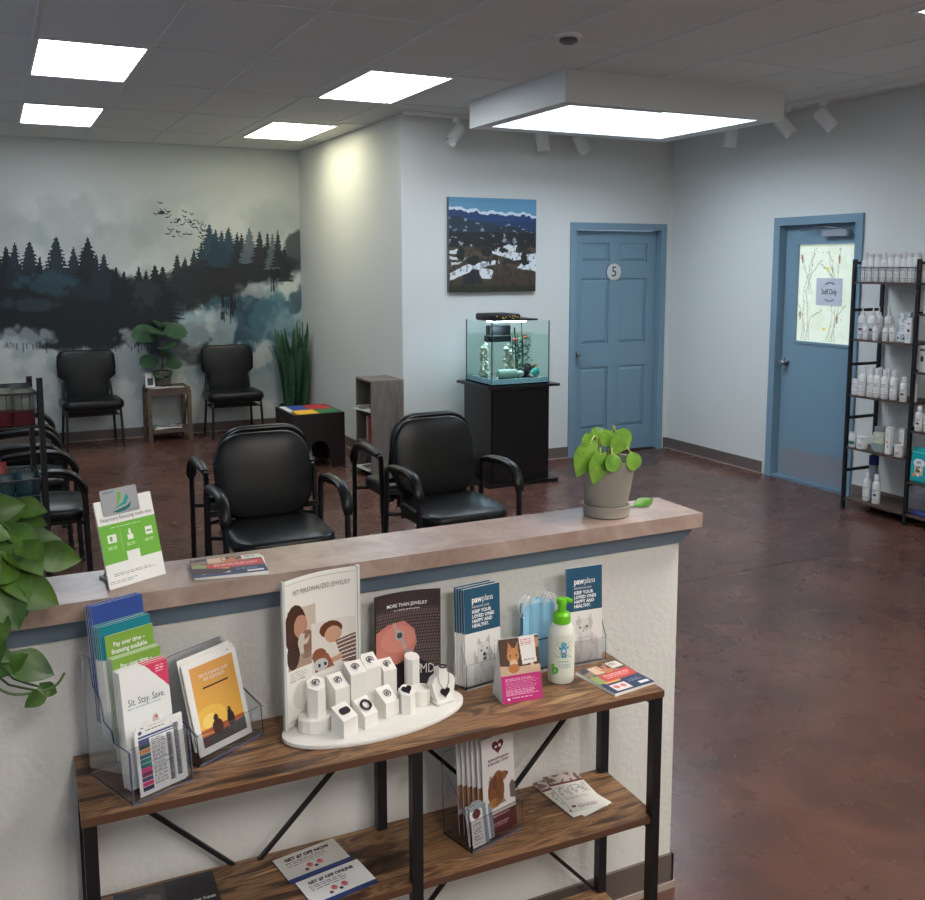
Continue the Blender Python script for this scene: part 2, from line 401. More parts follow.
# dark mass left
A.put(soft(blob(200, 375, 330, 112, 0.5, 46, 24, 0.5) - 0.35, 0.7), ink, 0.95)
A.put(blob(-60, 330, 200, 95, 0.4, 50, 25, 0.5), ink, 0.9)
A.put(blob(420, 365, 75, 75, 0.4, 40, 26, 0.5), ink, 0.92)
A.put(blob(250, 420, 190, 70, 0.5, 40, 34, 0.4), ink, 0.9)
for i, (x, y, hw) in enumerate(L):
    tree(x, y, 120, hw * 1.05, (30, 44, 54) if x < 320 and i % 3 != 2 else ink, 0.95, i)
tree(470, 250, 140, 46, ink, .9, 50)
A.put(blob(130, 300, 85, 30, 1.6, 24, 27, 1.0), (58, 92, 108), 0.55); A.put(blob(90, 360, 80, 18, 1.2, 22, 28, .9), (70, 96, 108), 0.4)
A.put(blob(60, 458, 90, 30, 1.3, 26, 29, .9), (176, 188, 190), 0.7); A.put(blob(372, 455, 36, 22, 1.3, 18, 30, .9), (176, 186, 188), 0.75)
A.put(blob(420, 325, 40, 40, 1.6, 24, 35, 1.1), (74, 84, 90), .4)
# right group
A.put(blob(600, 295, 112, 52, 0.6, 34, 36, 0.5), (36, 36, 40), 0.95); A.put(blob(730, 250, 140, 48, 0.6, 34, 37, 0.5), (34, 36, 42), 0.95)
A.put(blob(560, 340, 45, 28, .6, 24, 38), (36, 38, 42), 0.9); A.put(blob(858, 205, 40, 55, .7, 30, 39), (52, 60, 66), 0.8)
A.put(blob(745, 322, 36, 22, 1.4, 18, 40, .9), (176, 180, 180), 0.7); A.put(blob(700, 195, 36, 26, 1.4, 18, 41, .9), (120, 146, 156), 0.6)
for i, (x, y, hw) in enumerate([(512, 216, 26), (535, 222, 24), (560, 200, 20), (582, 180, 22), (605, 128, 32), (623, 142, 22), (640, 148, 24), (660, 138, 30), (685, 152, 18), (698, 155, 18), (720, 137, 26), (750, 147, 22), (773, 153, 18), (788, 154, 20), (803, 147, 16), (822, 190, 18)]):
    rgb = (36, 62, 78) if 590 < x < 680 else ((90, 104, 112) if i % 3 == 1 and x > 700 else (40, 44, 50))
    tree(x, y, 95, hw, rgb, 0.92, i + 70)
for i in range(26):                                        # paint runs
    x = [642, 646, 652, 658, 665, 672, 678, 783, 790, 797, 803, 640, 668][i % 13] + (i // 13) * 2; y0 = (330 if x < 700 else 255); l = 30 + 60 * ((i * 37) % 10) / 10
    A.put((np.abs(X - x) < 1.3) & (Y > y0) & (Y < y0 + l), ink, 0.8)
for i in range(46):
    x = 20 + i * 9.5; A.put((np.abs(X - x) < 1.2) & (Y > 470) & (Y < 480 + 22 * ((i * 53) % 7) / 7), ink, 0.5)
rs = np.random.RandomState(4)
for i in range(46):                                        # flock
    t = rs.rand(); x = 440 + t * 145 + rs.randn() * 10; y = 88 + t * 60 + rs.randn() * 26
    if t < 0.2: y = 92 + rs.randn() * 5
    s_ = 5 + rs.rand() * 6; tilt = rs.randn() * 0.5
    dy = (Y - y) - tilt * (X - x)
    A.put((np.abs(X - x) < s_) & (np.abs(dy + np.abs(X - x) * 0.45 - 1.5) < 1.5), (34, 38, 42), 0.85)
mu = art_mesh('mural', A, XJ - XL, H, art_mat('mural_paint', 0.7), None, T(XL, YM, 0) @ STAND)
setp(mu, 'misty blue and black pine forest mural with flying birds on the end wall', 'mural')

# ---- door with the number 5 (six moulded panels)
def casing(name, M, w, h, oh, fwid, parent, depth=.05):      # M: local x along wall, y up, z out of wall; opening from x=0..w
    mb = MB()
    for (x0, x1, y0, y1) in ((-fwid, .005, 0, oh + fwid), (w - .005, w + fwid, 0, oh + fwid), (.005, w - .005, oh - .003, oh + fwid)):
        mb.box(x0 + (.004 if x0 >= w and y1 > oh + .01 and False else 0), x1, y0, y1, -.12, 0.018, M)
    return mb.build(name, M_BLUE, parent)
M5 = T(DX0, YP, 0) @ STAND
d5 = MB(); dw, dh, rz = DX1 - DX0, 2.03, -.055
cols = ((.085, .375), (.505, .795)) ; sc_ = (dw) / .93
rows = ((.21, .80), (.99, 1.60), (1.75, 1.92))
# stiles and rails around sunk panels
xs = [0.008, .10, .405, .515, .82, dw - .008]; ys = [.012, .23, .80, 1.01, 1.605, 1.75, 1.92, dh]
for a, c in ((xs[0], xs[1]), (xs[2], xs[3]), (xs[4], xs[5])): d5.box(a, c, ys[0], ys[7], rz - .04, rz, M5)
for a, c in ((ys[0], ys[1]), (ys[2], ys[3]), (ys[4], ys[5]), (ys[6], ys[7])):
    d5.box(xs[1], xs[2], a, c, rz - .04, rz, M5); d5.box(xs[3], xs[4], a, c, rz - .04, rz, M5)
for a, c in ((xs[1], xs[2]), (xs[3], xs[4])):
    for p, q in ((ys[1], ys[2]), (ys[3], ys[4]), (ys[5], ys[6])):
        d5.box(a, c, p, q, rz - .035, rz - .014, M5)
        g = .035; d5.add([(a + .012, p + .012, rz - .014), (c - .012, p + .012, rz - .014), (c - .012, q - .012, rz - .014), (a + .012, q - .012, rz - .014),
                          (a + g, p + g, rz - .003), (c - g, p + g, rz - .003), (c - g, q - g, rz - .003), (a + g, q - g, rz - .003)],
                         [(4, 5, 6, 7), (0, 1, 5, 4), (1, 2, 6, 5), (2, 3, 7, 6), (3, 0, 4, 7)], M5)
door5 = struct(d5, 'door_1', M_BLUE)
casing('door_frame', M5, dw, 0, 2.04, .055, door5)
MB().box(-.0, dw, 0, .01, -.12, .0, M5).build('threshold', m_joint, door5)
kn = MB(); kn.lathe([(.028, 0), (.028, .006), (.012, .01), (.012, .035), (.026, .04), (.028, .055), (.02, .066), (0.001, .068)], M5 @ T(.05, .93, rz)); kn.build('door_handle', M_CHROME, door5)
sg = MB(); sg.lathe([(.082, 0), (.082, .006), (.078, .008), (0.001, .008)], M5 @ T(.45, 1.66, rz), n=32); sgo = sg.build('number_sign', mat('sign_disc', (205, 205, 202), .5), door5)
sg = MB(); sg.lathe([(.083, .0), (.084, .0085), (.078, .0095), (.078, .0)], M5 @ T(.45, 1.66, rz), n=32); sg.build('sign_rim', mat('sign_rim', (120, 120, 122), .5), sgo)
text('5', .13, M5 @ T(.45, 1.66, rz + .009), M_INK, sgo)

# ---- staff door, half glass
MS = T(XR, SY1, 0) @ RZ(-PI / 2) @ STAND
sw = SY1 - SY0; rz = -.055
ds = MB(); gx0, gx1, gz0, gz1 = .145, .70, 1.125, 1.88
ds.box(.008, gx0, .02, 2.03, rz - .04, rz, MS); ds.box(gx1, sw - .008, .02, 2.03, rz - .04, rz, MS)
ds.box(gx0, gx1, .02, gz0, rz - .04, rz, MS); ds.box(gx0, gx1, gz1, 2.03, rz - .04, rz, MS)
for (a, c, p, q) in ((gx0 - .02, gx1 + .02, gz0 - .02, gz0), (gx0 - .02, gx1 + .02, gz1, gz1 + .02), (gx0 - .02, gx0, gz0, gz1), (gx1, gx1 + .02, gz0, gz1)): ds.box(a, c, p, q, rz, rz + .008, MS)
doorS = struct(ds, 'door_2', M_BLUE)
casing('door_frame', MS, sw, 0, 2.035, .06, doorS)
MB().box(0, sw, 0, .02, -.12, .012, MS).build('threshold', mat('threshold_metal', (120, 145, 160), .45, .3), doorS)
MB().box(.03, sw - .03, .03, .25, rz, rz + .002, MS).build('kick_plate', M_STEEL, doorS)
kn = MB(); kn.lathe([(.032, 0), (.032, .008), (.014, .012), (.014, .04), (.027, .045), (.03, .06), (.022, .072), (0.001, .075)], MS @ T(.062, .945, rz)); kn.build('door_handle', M_CHROME, doorS)
A = Art(84, 110, (214, 222, 205))
A.put(vnoise(A.U * 5, A.V * 6, 3, 3) > .58, (203, 214, 190), .5)
rs = np.random.RandomState(8)
for q in range(4):
    for (bx, by) in ((.08, .98), (.55, .98), (.1, .50), (.58, .50)):
        x, y, a = bx + q * .05, by, -1.2 - q * .25 + rs.rand() * .3
        for k in range(22):
            x2, y2 = x + .02 * math.cos(a), y + .022 * math.sin(a)
            A.ell(x, y, .008, .006, (120, 122, 110), .9); x, y = x2, y2; a += rs.randn() * .16
            if rs.rand() < .5: A.ell(x + rs.randn() * .03, y + rs.randn() * .02, .009, .007, (160, 160, 130) if rs.rand() < .5 else (196, 186, 110), .9)
for (x, y) in ((.05, .13), (.72, .14), (.05, .72), (.72, .74)):
    A.ell(x, y, .018, .03, (150, 110, 80)); A.ell(x + .005, y + .03, .01, .03, (120, 95, 80))
for (x, y) in ((.52, .25), (.5, .86)): A.ell(x, y, .03, .018, (206, 196, 90))
gl = art_mesh('privacy_glass', A, gx1 - gx0, gz1 - gz0, None or art_mat('frosted_film', .3), doorS, MS @ T(0, 0, rz - .012), x0=gx0, y0=gz0)
gl['label'] = 'frosted pane with printed branches and small birds'
bs = gl.data.materials[0].node_tree; pb = bs.nodes['Principled BSDF']
bs.links.new([n for n in bs.nodes if n.type == 'ATTRIBUTE'][0].outputs['Color'], pb.inputs['Emission Color']); pb.inputs['Emission Strength'].default_value = 0.33  # emission of the print colours stands in for light from the room behind
sgn = thing('door_sign', 'square white paper sign reading Staff Only taped on the blue half-glass door', 'sign', MS @ T(.46, 1.517, rz - .010))
MB().box(-.128, .128, -.105, .105, 0, .0012).build('paper', mat('sign_paper', (205, 208, 216), .6), sgn)
text('Staff Only', .062, T(0, -.0, .002), M_INK, sgn, squeeze=.62)
mb = MB()
for k in range(8):
    a = PI * (.32 + .36 * k / 7); mb.tube([(.075 * math.cos(a), .075 * math.sin(a) - .01, .002), (.075 * math.cos(a) + .012, .075 * math.sin(a), .002)], .0022, n=4)
    a = -a; mb.tube([(.075 * math.cos(a), .075 * math.sin(a) + .01, .002), (.075 * math.cos(a) + .012, .075 * math.sin(a), .002)], .0022, n=4)
mb.build('leaf_motif', M_INK, sgn)
cl = thing('door_closer', 'grey metal door closer with folding arm at the top of the staff door', 'door closer', MS @ T(0, 0, rz))
mb = MB(); mb.bevbox(.42, .66, 1.935, 1.985, .004, .055, .006); mb.build('closer_body', M_STEEL, cl)
mb = MB(); mb.tube([(.60, 1.99, .03), (.45, 2.012, .06), ], .006); mb.tube([(.45, 2.012, .06), (.22, 1.985, .065)], .006); mb.lathe([(.012, 0), (.012, .03)], T(.60, 1.985, .015)); mb.build('closer_arm', M_CHROME, cl)
mb = MB(); mb.lathe([(.02, -.01), (.02, .01)], T(.66, 1.955, .03) @ RY(PI / 2)); mb.build('end_cap', M_STEEL, cl)

# ---- half-height wall with its cap
mb = MB(); mb.box(-1.6, 1.612, 1.982, 2.072, 0, 1.041); pony = struct(mb, 'wall_counter', M_PONY)
q = MB(); q.box(-1.6, 1.618, 1.974, 1.982, .02, .1); q.box(1.612, 1.62, 1.974, 2.08, .02, .1); q.build('vinyl_base', m_base, pony)
q = MB(); q.box(-1.6, 1.622, 1.970, 1.974, 0, .02); q.box(1.612, 1.622, 1.974, 2.08, 0, .02); q.build('caulk_line', m_caulk, pony)
m_trim = mat('slate_trim', (118, 138, 156), .55)
tr = MB(); pf = [(1.975, .988), (2.079, .988), (2.085, 1.0), (2.099, 1.03), (2.1, 1.041), (1.945, 1.041), (1.948, 1.03), (1.968, 1.0)]
tr.add([(-1.6, y, z) for y, z in pf] + [((1.628 if z > 1.02 else 1.62), y, z) for y, z in pf],
       [tuple(range(8)), tuple(reversed(range(8, 16)))] + [(i, 8 + i, 8 + (i + 1) % 8, (i + 1) % 8) for i in range(8)])
tr.build('cap_trim', m_trim, pony)
m_lam = mat('pink_brown_laminate', (180, 160, 149), .32, noise=(11, .2, (144, 119, 108), (1, 1, 1)))
nt = m_lam.node_tree
cp = MB(); cp.box(-1.6, 1.637, 1.92, 2.108, 1.0412, 1.079)
cap = cp.build('counter_slab', m_lam, label='long pinkish brown marbled laminate counter cap on the half-height wall', cat='countertop')

# ================================================================ ceiling fittings
def troffer(x0, y0, m, label):
    o = thing('ceiling_light', label, 'ceiling light', T(x0, y0, H), 'recessed ceiling light panels')
    w, l = MXg, MYg
    f = MB(); f.box(.012, w - .012, .012, .04, -.008, 0); f.box(.012, w - .012, l - .04, l - .012, -.008, 0); f.box(.012, .03, .04, l - .04, -.008, 0); f.box(w - .03, w - .012, .04, l - .04, -.008, 0)
    f.build('frame', M_WHITE, o)
    MB().box(.03, w - .03, .04, l - .04, -.005, 0).build('diffuser', m, o)
m_cool = mat('cool_light_panel', (236, 246, 255), .5, emit=TROFFER); m_neu = mat('neutral_light_panel', (255, 251, 245), .5, emit=FRONT_TROFFER); m_warm = mat('warm_light_panel', (255, 251, 218), .5, emit=WARM)
X0 = GX - MXg; Y0 = GY + MYg
troffer(X0, Y0, m_cool, 'bright white ceiling panel at the left, nearer of the two above the mural side')
troffer(X0, Y0 + 2 * MYg, m_cool, 'bright white ceiling panel at the far left, directly in front of the mural wall')
troffer(2.165, Y0 + .02, m_cool, 'large bright white ceiling panel right in front of the alcove corner')
troffer(2.19, 8.07, m_warm, 'small warm yellowish ceiling panel deep in the alcove beside the lit wall')
troffer(4.0, 2.215, m_cool, 'white ceiling panel cut off by the upper right corner of the view')
for (x, y) in ((2.11, .72), (X0, -1.6), (2.11, -1.9)):
    troffer(x, y, m_neu, 'ceiling light panel behind the camera over the reception side')
sd = thing('smoke_detector', 'small white round smoke detector on the ceiling in front of the skylight', 'smoke detector', T(2.80, 4.45, H))
MB().lathe([(.07, 0), (.07, -.012), (.062, -.02)], n=24).build('base', M_WHITE, sd)
MB().lathe([(.045, -.02), (.05, -.034), (.03, -.046), (.001, -.047)], n=24).build('sensor_dome', mat('grey_plastic', (110, 110, 108), .5), sd)
# track lights
tr1 = MB().box(2.96, 5.40, 7.085, 7.12, H - .03, H); tr1.build('track_rail', M_WHITE, label='long white track rail on the ceiling above the snowy mountain picture', cat='track rail')
tr2 = MB().box(5.42, 5.455, 2.6, 6.9, H - .03, H); tr2.build('track_rail', M_WHITE, label='white track rail on the ceiling running along the staff door wall', cat='track rail')
def head(p, aim, label):
    o = thing('track_light', label, 'track light', T(*p), 'white cylinder heads on the ceiling tracks')
    MB().box(-.018, .018, -.04, .04, -.03, 0).build('adapter', M_WHITE, o)
    MB().tube([(0, 0, -.03), (0, 0, -.085)], .007).build('stem', M_WHITE, o)
    d = Vector(aim).normalized(); q = d.to_track_quat('Z', 'Y').to_matrix().to_4x4()
    Mh = T(0, 0, -.12) @ q
    MB().lathe([(.03, -.07), (.048, -.062), (.052, -.05), (.052, .10), (.048, .104), (.048, .08)], Mh, n=20).build('lamp_housing', M_WHITE, o)
    MB().lathe([(.001, .075), (.047, .075)], Mh, n=20).build('lens', M_PLAST, o)
head((3.43, 7.10, H - .03), (-.6, -.25, -.6), 'white track light left of the skylight box, tilted down to the left')
head((4.22, 7.10, H - .03), (.1, -.1, -1), 'white track light under the skylight edge, pointing straight down, left of a pair')
head((4.60, 7.10, H - .03), (.55, .1, -.7), 'white track light under the skylight edge, tilted to the right, right of a pair')
head((5.437, 6.18, H - .03), (.0, .1, -1), 'white track light near the room corner pointing straight down')
head((5.437, 5.60, H - .03), (.35, -.55, -.75), 'white track light right beside the skylight box with dark lens showing')
head((5.437, 5.21, H - .03), (.35, -.5, -.7), 'rightmost white track light over the staff door, dark lens showing')

# ---- landscape canvas
A = Art(110, 102, (40, 44, 44)); u_, v_ = A.U.copy(), A.V.copy()
A.U = u_ + .035 * (vnoise(u_ * 18, v_ * 18, 51, 4) - .5) * np.clip(v_ * 4 - .8, 0, 1); A.V = v_ + .035 * (vnoise(u_ * 18, v_ * 18, 52, 4) - .5) * np.clip(v_ * 4 - .8, 0, 1); U, V = A.U, A.V
A.rect(0, 0, 1, .2, (92, 140, 168)); A.put(V < .16, (96, 150, 180), .8); A.put(V < .05, (84, 140, 176), .7)
ridge = .10 + .05 * U + .03 * (vnoise(U * 14, U * 0 + 2, 3, 4) - .5) * 2
A.put((V > ridge + .01), (205, 214, 222)); A.put(V > ridge + .035 + .03 * (vnoise(U * 22, V * 8, 5, 2) - .3), (30, 60, 104))
A.put((V > .24) & (V < .36), (24, 48, 86)); A.put(V > .19 + .16 * np.abs(U - .05) ** .9 + .02 * vnoise(U * 9, V, 8, 3), (34, 40, 46))
A.put((V > .30 - .25 * (U - .6)) & (U < .6) & (V > .33), (36, 40, 42)); A.put((V > .27 + .5 * (U - .62) ** 2 * 2) & (U > .5) & (V > .30), (30, 35, 40))
A.put(V > .37, (30, 34, 36))
n = vnoise(U * 16, V * 26, 12, 3)
A.put((V > .2 + .1 * U) & (V < .52) & (n > .70), (176, 182, 186), .8)
A.put((V > .52), (84, 70, 54)); A.put((V > .52) & (n > .55), (52, 50, 42))
A.poly([(0, .56), (.1, .54), (.1, .58), (0, .6)], (210, 214, 216)); A.poly([(.0, .62), (.2, .63), (.16, .66), (0, .65)], (208, 212, 214)); A.poly([(.02, .68), (.14, .68), (.1, .71), (.02, .72)], (206, 210, 212))
A.poly([(.5, .54), (.68, .49), (.78, .5), (.76, .57), (.9, .6), (1, .58), (1, .78), (.78, .74), (.84, .68), (.66, .64), (.48, .59)], (214, 218, 220))
A.poly([(0, .80), (.22, .70), (.56, .66), (.58, .69), (.34, .74), (.5, .76), (.48, .85), (.38, .86), (.3, .76), (0, .88)], (216, 220, 222))
A.mottle(.45, .5, .92, .7, (40, 40, 36), 22, .56, 3)
A.ell(.86, .64, .035, .07, (30, 34, 30)); A.ell(.13, .6, .05, .06, (28, 32, 28)); A.ell(.27, .66, .07, .055, (34, 34, 30)); A.ell(.42, .57, .06, .05, (30, 34, 30))
A.poly([(.40, .98), (.5, .8), (.58, .72), (.66, .71), (.8, .77), (1, .78), (1, 1), (.4, 1)], (70, 58, 46)); A.poly([(0, .88), (.3, .84), (.5, .9), (.6, 1), (0, 1)], (66, 60, 42))
A.poly([(.14, .92), (.17, .82), (.26, .755), (.33, .77), (.36, .84), (.38, .92)], (42, 42, 44))
A.put((V > .93), (44, 44, 34), .8); A.put((v_ > .36) & (vnoise(u_ * 30, v_ * 30, 55, 3) > .6), (30, 32, 32), .35); A.put((V < .36) & (V > .22), (52, 84, 120), .25)
pic = thing('landscape_canvas', 'square canvas photo of snowy mountains and dark forest on the back wall', 'picture', T(3.409, YP, 1.499) @ STAND)
MB().box(0, .826, 0, .777, 0, .034).build('canvas_frame', mat('canvas_edge', (88, 96, 104), .7), pic)
art_mesh('print', A, .826, .777, M_PRINT, pic, T(0, 0, .0345))
# ================================================================ seating
def seat_outline(w, d, r=.13, n=6): return rrect(w, d, r, n)
def cushion(mb, w, d, t, r, M, crown=.018):
    lv = [(.90, 0), (.97, .004), (.995, t * .25), (1, t * .5), (.99, t * .75), (.965, t * .92), (.92, t), (.8, t + crown * .45), (.55, t + crown * .85), (.25, t + crown), (.02, t + crown)]
    return mb.loft(rrect(w, d, r, 7), lv, M)
def guest_chair(M, label, group):
    o = thing('guest_chair', label, 'chair', M, group)
    c = MB(); cushion(c, .54, .50, .065, .12, T(0, -.02, .405) @ RX(.04)); c.build('seat', M_VINYL, o)
    p = MB(); p.bevbox(-.25, .25, -.25, .20, .392, .406, .05); p.build('seat_pan', M_PLAST, o)
    b = MB(); cushion(b, .53, .46, .05, .15, T(0, .225, .70) @ RX(-.20) @ STAND @ T(0, 0, -.02), .02); b.build('backrest', M_VINYL, o)
    b = MB(); b.loft(rrect(.525, .455, .15, 7), [(1, -.022), (1, -.008)], T(0, .232, .70) @ RX(-.20) @ STAND @ T(0, 0, -.012)); b.build('back_shell', M_PLAST, o)
    for s in (-1, 1):
        x = s * .318
        f = MB(); f.tube(smooth_path([(x, .205, .655), (x, .05, .672), (x, -.10, .675), (x, -.195, .64), (x, -.235, .55), (x, -.24, .30), (x, -.25, .015)], 5), .0155, n=8, ry=1.1)
        f.build('arm_frame', M_BLACK, o)
        a = MB(); pts = smooth_path([(x, .17, .672), (x, .05, .69), (x, -.09, .694), (x, -.175, .672), (x, -.232, .61), (x, -.245, .55)], 5)
        n = len(pts); rad = [.031 * min(1, .62 + 1.1 * math.sin(PI * i / (n - 1))) for i in range(n)]
        a.tube(pts, rad, n=10, ry=.55); a.build('armrest', M_VINYL, o)
        r = MB(); r.tube(smooth_path([(x, .205, .655), (x, .215, .5), (x, .225, .35), (x, .27, .015)], 5), .0155, n=8, ry=1.1); r.build('leg', M_BLACK, o)
        g = MB(); g.lathe([(.021, 0), (.021, .016), (.016, .02)], T(x, -.25, 0), n=12); g.lathe([(.021, 0), (.021, .016), (.016, .02)], T(x, .27, 0), n=12); g.build('foot_glide', M_STEEL if 0 else M_PLAST, o)
        k = MB(); k.tube([(x, -.24, .385), (x * .72, -.2, .385), (x * .72, .18, .385), (x, .225, .385)], .011, n=6); k.build('seat_rail', M_BLACK, o)
        w = MB(); w.box(s * .2 - .02, s * .2 + .02, .20, .212, .36, .62, RX(-.05)); w.build('back_bracket', M_BLACK, o)
    w = MB(); w.box(-.32, .32, .205, .218, .50, .53); w.build('cross_bar', M_BLACK, o)
    return o
GS = S(.925, .94, .95)
G1 = 'black armchairs standing back to back in two pairs'
c0 = guest_chair(T(1.205, 4.55, 0) @ GS, 'black vinyl armchair facing the counter, left of the two front ones', G1)
dup(c0, T(2.185, 4.60, 0) @ RZ(.02) @ GS, 'black vinyl armchair facing the counter, right one in front of the aquarium')
dup(c0, T(1.265, 5.25, 0) @ RZ(PI) @ GS, 'black armchair seen from behind, mostly hidden by the left front armchair')
dup(c0, T(2.25, 5.27, 0) @ RZ(PI + .03) @ GS, 'black armchair seen from behind, its arm and seat showing left of the right front armchair')
G2 = 'row of black armchairs along the left side'
dup(c0, T(.17, 5.62, 0) @ RZ(PI / 2) @ GS, 'black armchair at the left edge facing right, nearest of its row', G2)
dup(c0, T(.13, 6.45, 0) @ RZ(PI / 2) @ GS, 'black armchair at the left edge facing right, middle of its row', G2)
dup(c0, T(.14, 7.30, 0) @ RZ(PI / 2) @ GS, 'black armchair at the left edge facing right, farthest of its row', G2)

def banquet_chair(M, label):
    o = thing('side_chair', label, 'chair', M, 'armless black chairs against the mural')
    c = MB(); cushion(c, .55, .47, .08, .07, T(0, -.02, .385), .015); c.build('seat', M_VINYL, o)
    ol = [(-.19, -.25), (.19, -.25), (.2, -.14), (.205, -.06), (.262, -.01), (.268, .1), (.262, .19), (.235, .225), (.19, .24), (-.19, .24), (-.235, .225), (-.262, .19), (-.268, .1), (-.262, -.01), (-.205, -.06), (-.2, -.14)]
    b = MB(); b.loft(ol, [(.95, -.02), (1, -.01), (1, .02), (.96, .035), (.86, .042), (.5, .05), (.02, .052)], T(0, .225, .67) @ RX(-.12) @ STAND); b.build('backrest', M_VINYL, o)
    for s in (-1, 1):
        l = MB(); l.tube(smooth_path([(s * .235, -.21, .39), (s * .24, -.225, .3), (s * .25, -.24, .008)], 3), .0125); l.build('leg', M_BLACK, o)
        l = MB(); l.tube(smooth_path([(s * .21, .26, .60), (s * .225, .215, .40), (s * .245, .25, .008)], 4), .0125); l.build('leg', M_BLACK, o)
        l = MB(); l.tube([(s * .24, -.21, .375), (s * .23, .21, .375)], .01); l.build('side_rail', M_BLACK, o)
    MB().tube([(-.24, -.22, .375), (.24, -.22, .375)], .01).build('front_rail', M_BLACK, o); MB().tube([(-.235, .2, .375), (.235, .2, .375)], .01).build('rear_rail', M_BLACK, o)
    l = MB()
    for k in range(5): l.tube([(-.23, -.14 + .07 * k, .315), (.23, -.14 + .07 * k, .315)], .005, n=6)
    l.tube([(-.235, -.18, .315), (-.235, .18, .315)], .006, n=6); l.tube([(.235, -.18, .315), (.235, .18, .315)], .006, n=6); l.build('book_rack', M_BLACK, o)
    return o
b0 = banquet_chair(T(.815, 9.735, 0) @ RZ(.03), 'armless black chair at the mural, left of the small wooden table')
dup(b0, T(2.165, 9.735, 0) @ RZ(-.02), 'armless black chair at the mural, between wooden table and snake plant')

# ================================================================ alcove furniture
m_oak = mat('weathered_wood', (112, 94, 78), .6, noise=(6, .2, (80, 66, 55), (1, 1, 6)))
m_grey = mat('greywashed_wood', (122, 112, 104), .6, noise=(5, .2, (92, 84, 78), (6, 6, 1)))
t = thing('side_table', 'small weathered wood side table between the two chairs at the mural', 'side table', T(1.535, 9.85, 0))
MB().box(-.20, .20, -.18, .18, .50, .53).build('table_top', m_oak, t); MB().box(-.17, .17, -.15, .15, .10, .118).build('lower_shelf', m_oak, t)
for sx in (-1, 1):
    for sy in (-1, 1): MB().box(sx * .19 - .018, sx * .19 + .018, sy * .165 - .018, sy * .165 + .018, 0, .50).build('leg', m_oak, t)
    q = MB(); q.tube([(sx * .185, -.15, .12), (sx * .185, .15, .48)], .011, n=4); q.tube([(sx * .185, .15, .12), (sx * .185, -.15, .48)], .011, n=4); q.build('side_brace', m_oak, t)
q = MB()
for sy in (-1, 1): q.box(-.18, .18, sy * .165 - .01, sy * .165 + .01, .46, .50); q.box(-.18, .18, sy * .165 - .01, sy * .165 + .01, .085, .118)
q.build('apron', m_oak, t)
def leaf(mb, M, w, l, kind='heart', mi=0, cup=.12, droop=.3):
    n = 7; v = []; f = []
    for i in range(n + 1):
        tt = i / n
        if kind == 'heart': hw = w * .5 * (math.sin(PI * min(1, tt * .93 + .07)) ** .75) * (1.15 - .55 * tt)
        elif kind == 'round': hw = w * .5 * math.sqrt(max(0, 1 - (2 * tt - 1) ** 2)) + .0005
        else: hw = w * .5 * math.sin(PI * min(1, tt + .08)) ** .6
        yy = l * tt - (w * .12 if kind == 'heart' and i == 0 else 0); zz = -droop * l * tt * tt
        v += [(-hw, yy - (w * .1 if i == 0 else 0), zz + cup * hw), (-hw * .5, yy, zz + cup * hw * .3), (0, yy, zz - .003 * w), (hw * .5, yy, zz + cup * hw * .3), (hw, yy - (w * .1 if i == 0 else 0), zz + cup * hw)]
    for i in range(n):
        for k in range(4): a = i * 5 + k; f.append((a, a + 1, a + 6, a + 5))
    nv = len(v); v += [(x, y, z - .0012) for x, y, z in v]; f += [tuple(reversed([q + nv for q in g])) for g in f]
    return mb.add(v, f, M, mi, True)
def aim(p, d, roll=0, upv=(0, 0, 1)):
    d = Vector(d).normalized(); u = Vector(upv); x = d.cross(u).normalized(); z = x.cross(d)
    return T(*p) @ Matrix((( x.x, d.x, z.x, 0), (x.y, d.y, z.y, 0), (x.z, d.z, z.z, 0), (0, 0, 0, 1))) @ RY(roll)
m_dark = mat('dark_green_leaf', (44, 74, 50), .45, noise=(14, .3, (62, 92, 66), (1, 1, 1)))
m_stem = mat('green_stem', (86, 110, 62), .5)
pl = thing('potted_plant', 'round-leaved green plant in a woven pot on the small wooden table', 'plant', T(1.50, 9.86, .53))
q = MB(); q.lathe([(.06, 0), (.078, .01), (.086, .08), (.09, .155), (.08, .157), (.07, .13), (.001, .13)], n=20)
q.build('woven_pot', mat('woven_basket', (120, 112, 100), .8, noise=(60, .55, (30, 30, 28), (1, 1, 2.5))), pl)
q = MB(); q.tube(smooth_path([(0, 0, .12), (.01, .0, .3), (-.01, .0, .45), (0, 0, .58)]), .009); st = q.build('stem', mat('brown_stem', (70, 60, 45), .6), pl)
q = MB()
for (dx, dz, w, dirx, diry) in ((-.12, .52, .27, -1, -.3), (.13, .54, .24, 1, -.3), (.0, .60, .20, .2, .6), (.02, .40, .20, .2, -1), (-.13, .25, .20, -1, -.5), (.11, .22, .18, .9, -.4), (-.03, .55, .2, -.3, -.8), (-.05, .12, .13, -.5, -1), (.05, .13, .1, .6, -1), (.05, .32, .15, .5, .6)):
    bx = (0, 0, min(dz, .56) - .05); tip = (dx * .55, diry * .05, dz)
    q.tube([bx, tip], .004, n=5, mi=1); leaf(q, aim((tip[0] - dirx * .03, tip[1], tip[2]), (dirx, diry * .6, .1), 0, (0, -.65, .75)), w * .95, w * .9, 'round', 0, .1, .2)
q.build('foliage', [m_dark, m_stem], pl)
fr = thing('picture_frame', 'small white card frame standing left of the plant on the wooden table', 'picture frame', T(1.375, 9.80, .531) @ RZ(.15))
q = MB(); MF = RX(-.12) @ STAND; q.box(-.045, .045, 0, .14, 0, .008, MF); q.build('frame', M_WHITE, fr)
MB().box(-.028, .028, .02, .09, .008, .0095, MF).build('photo', mat('dim_photo', (80, 84, 88), .5), fr)
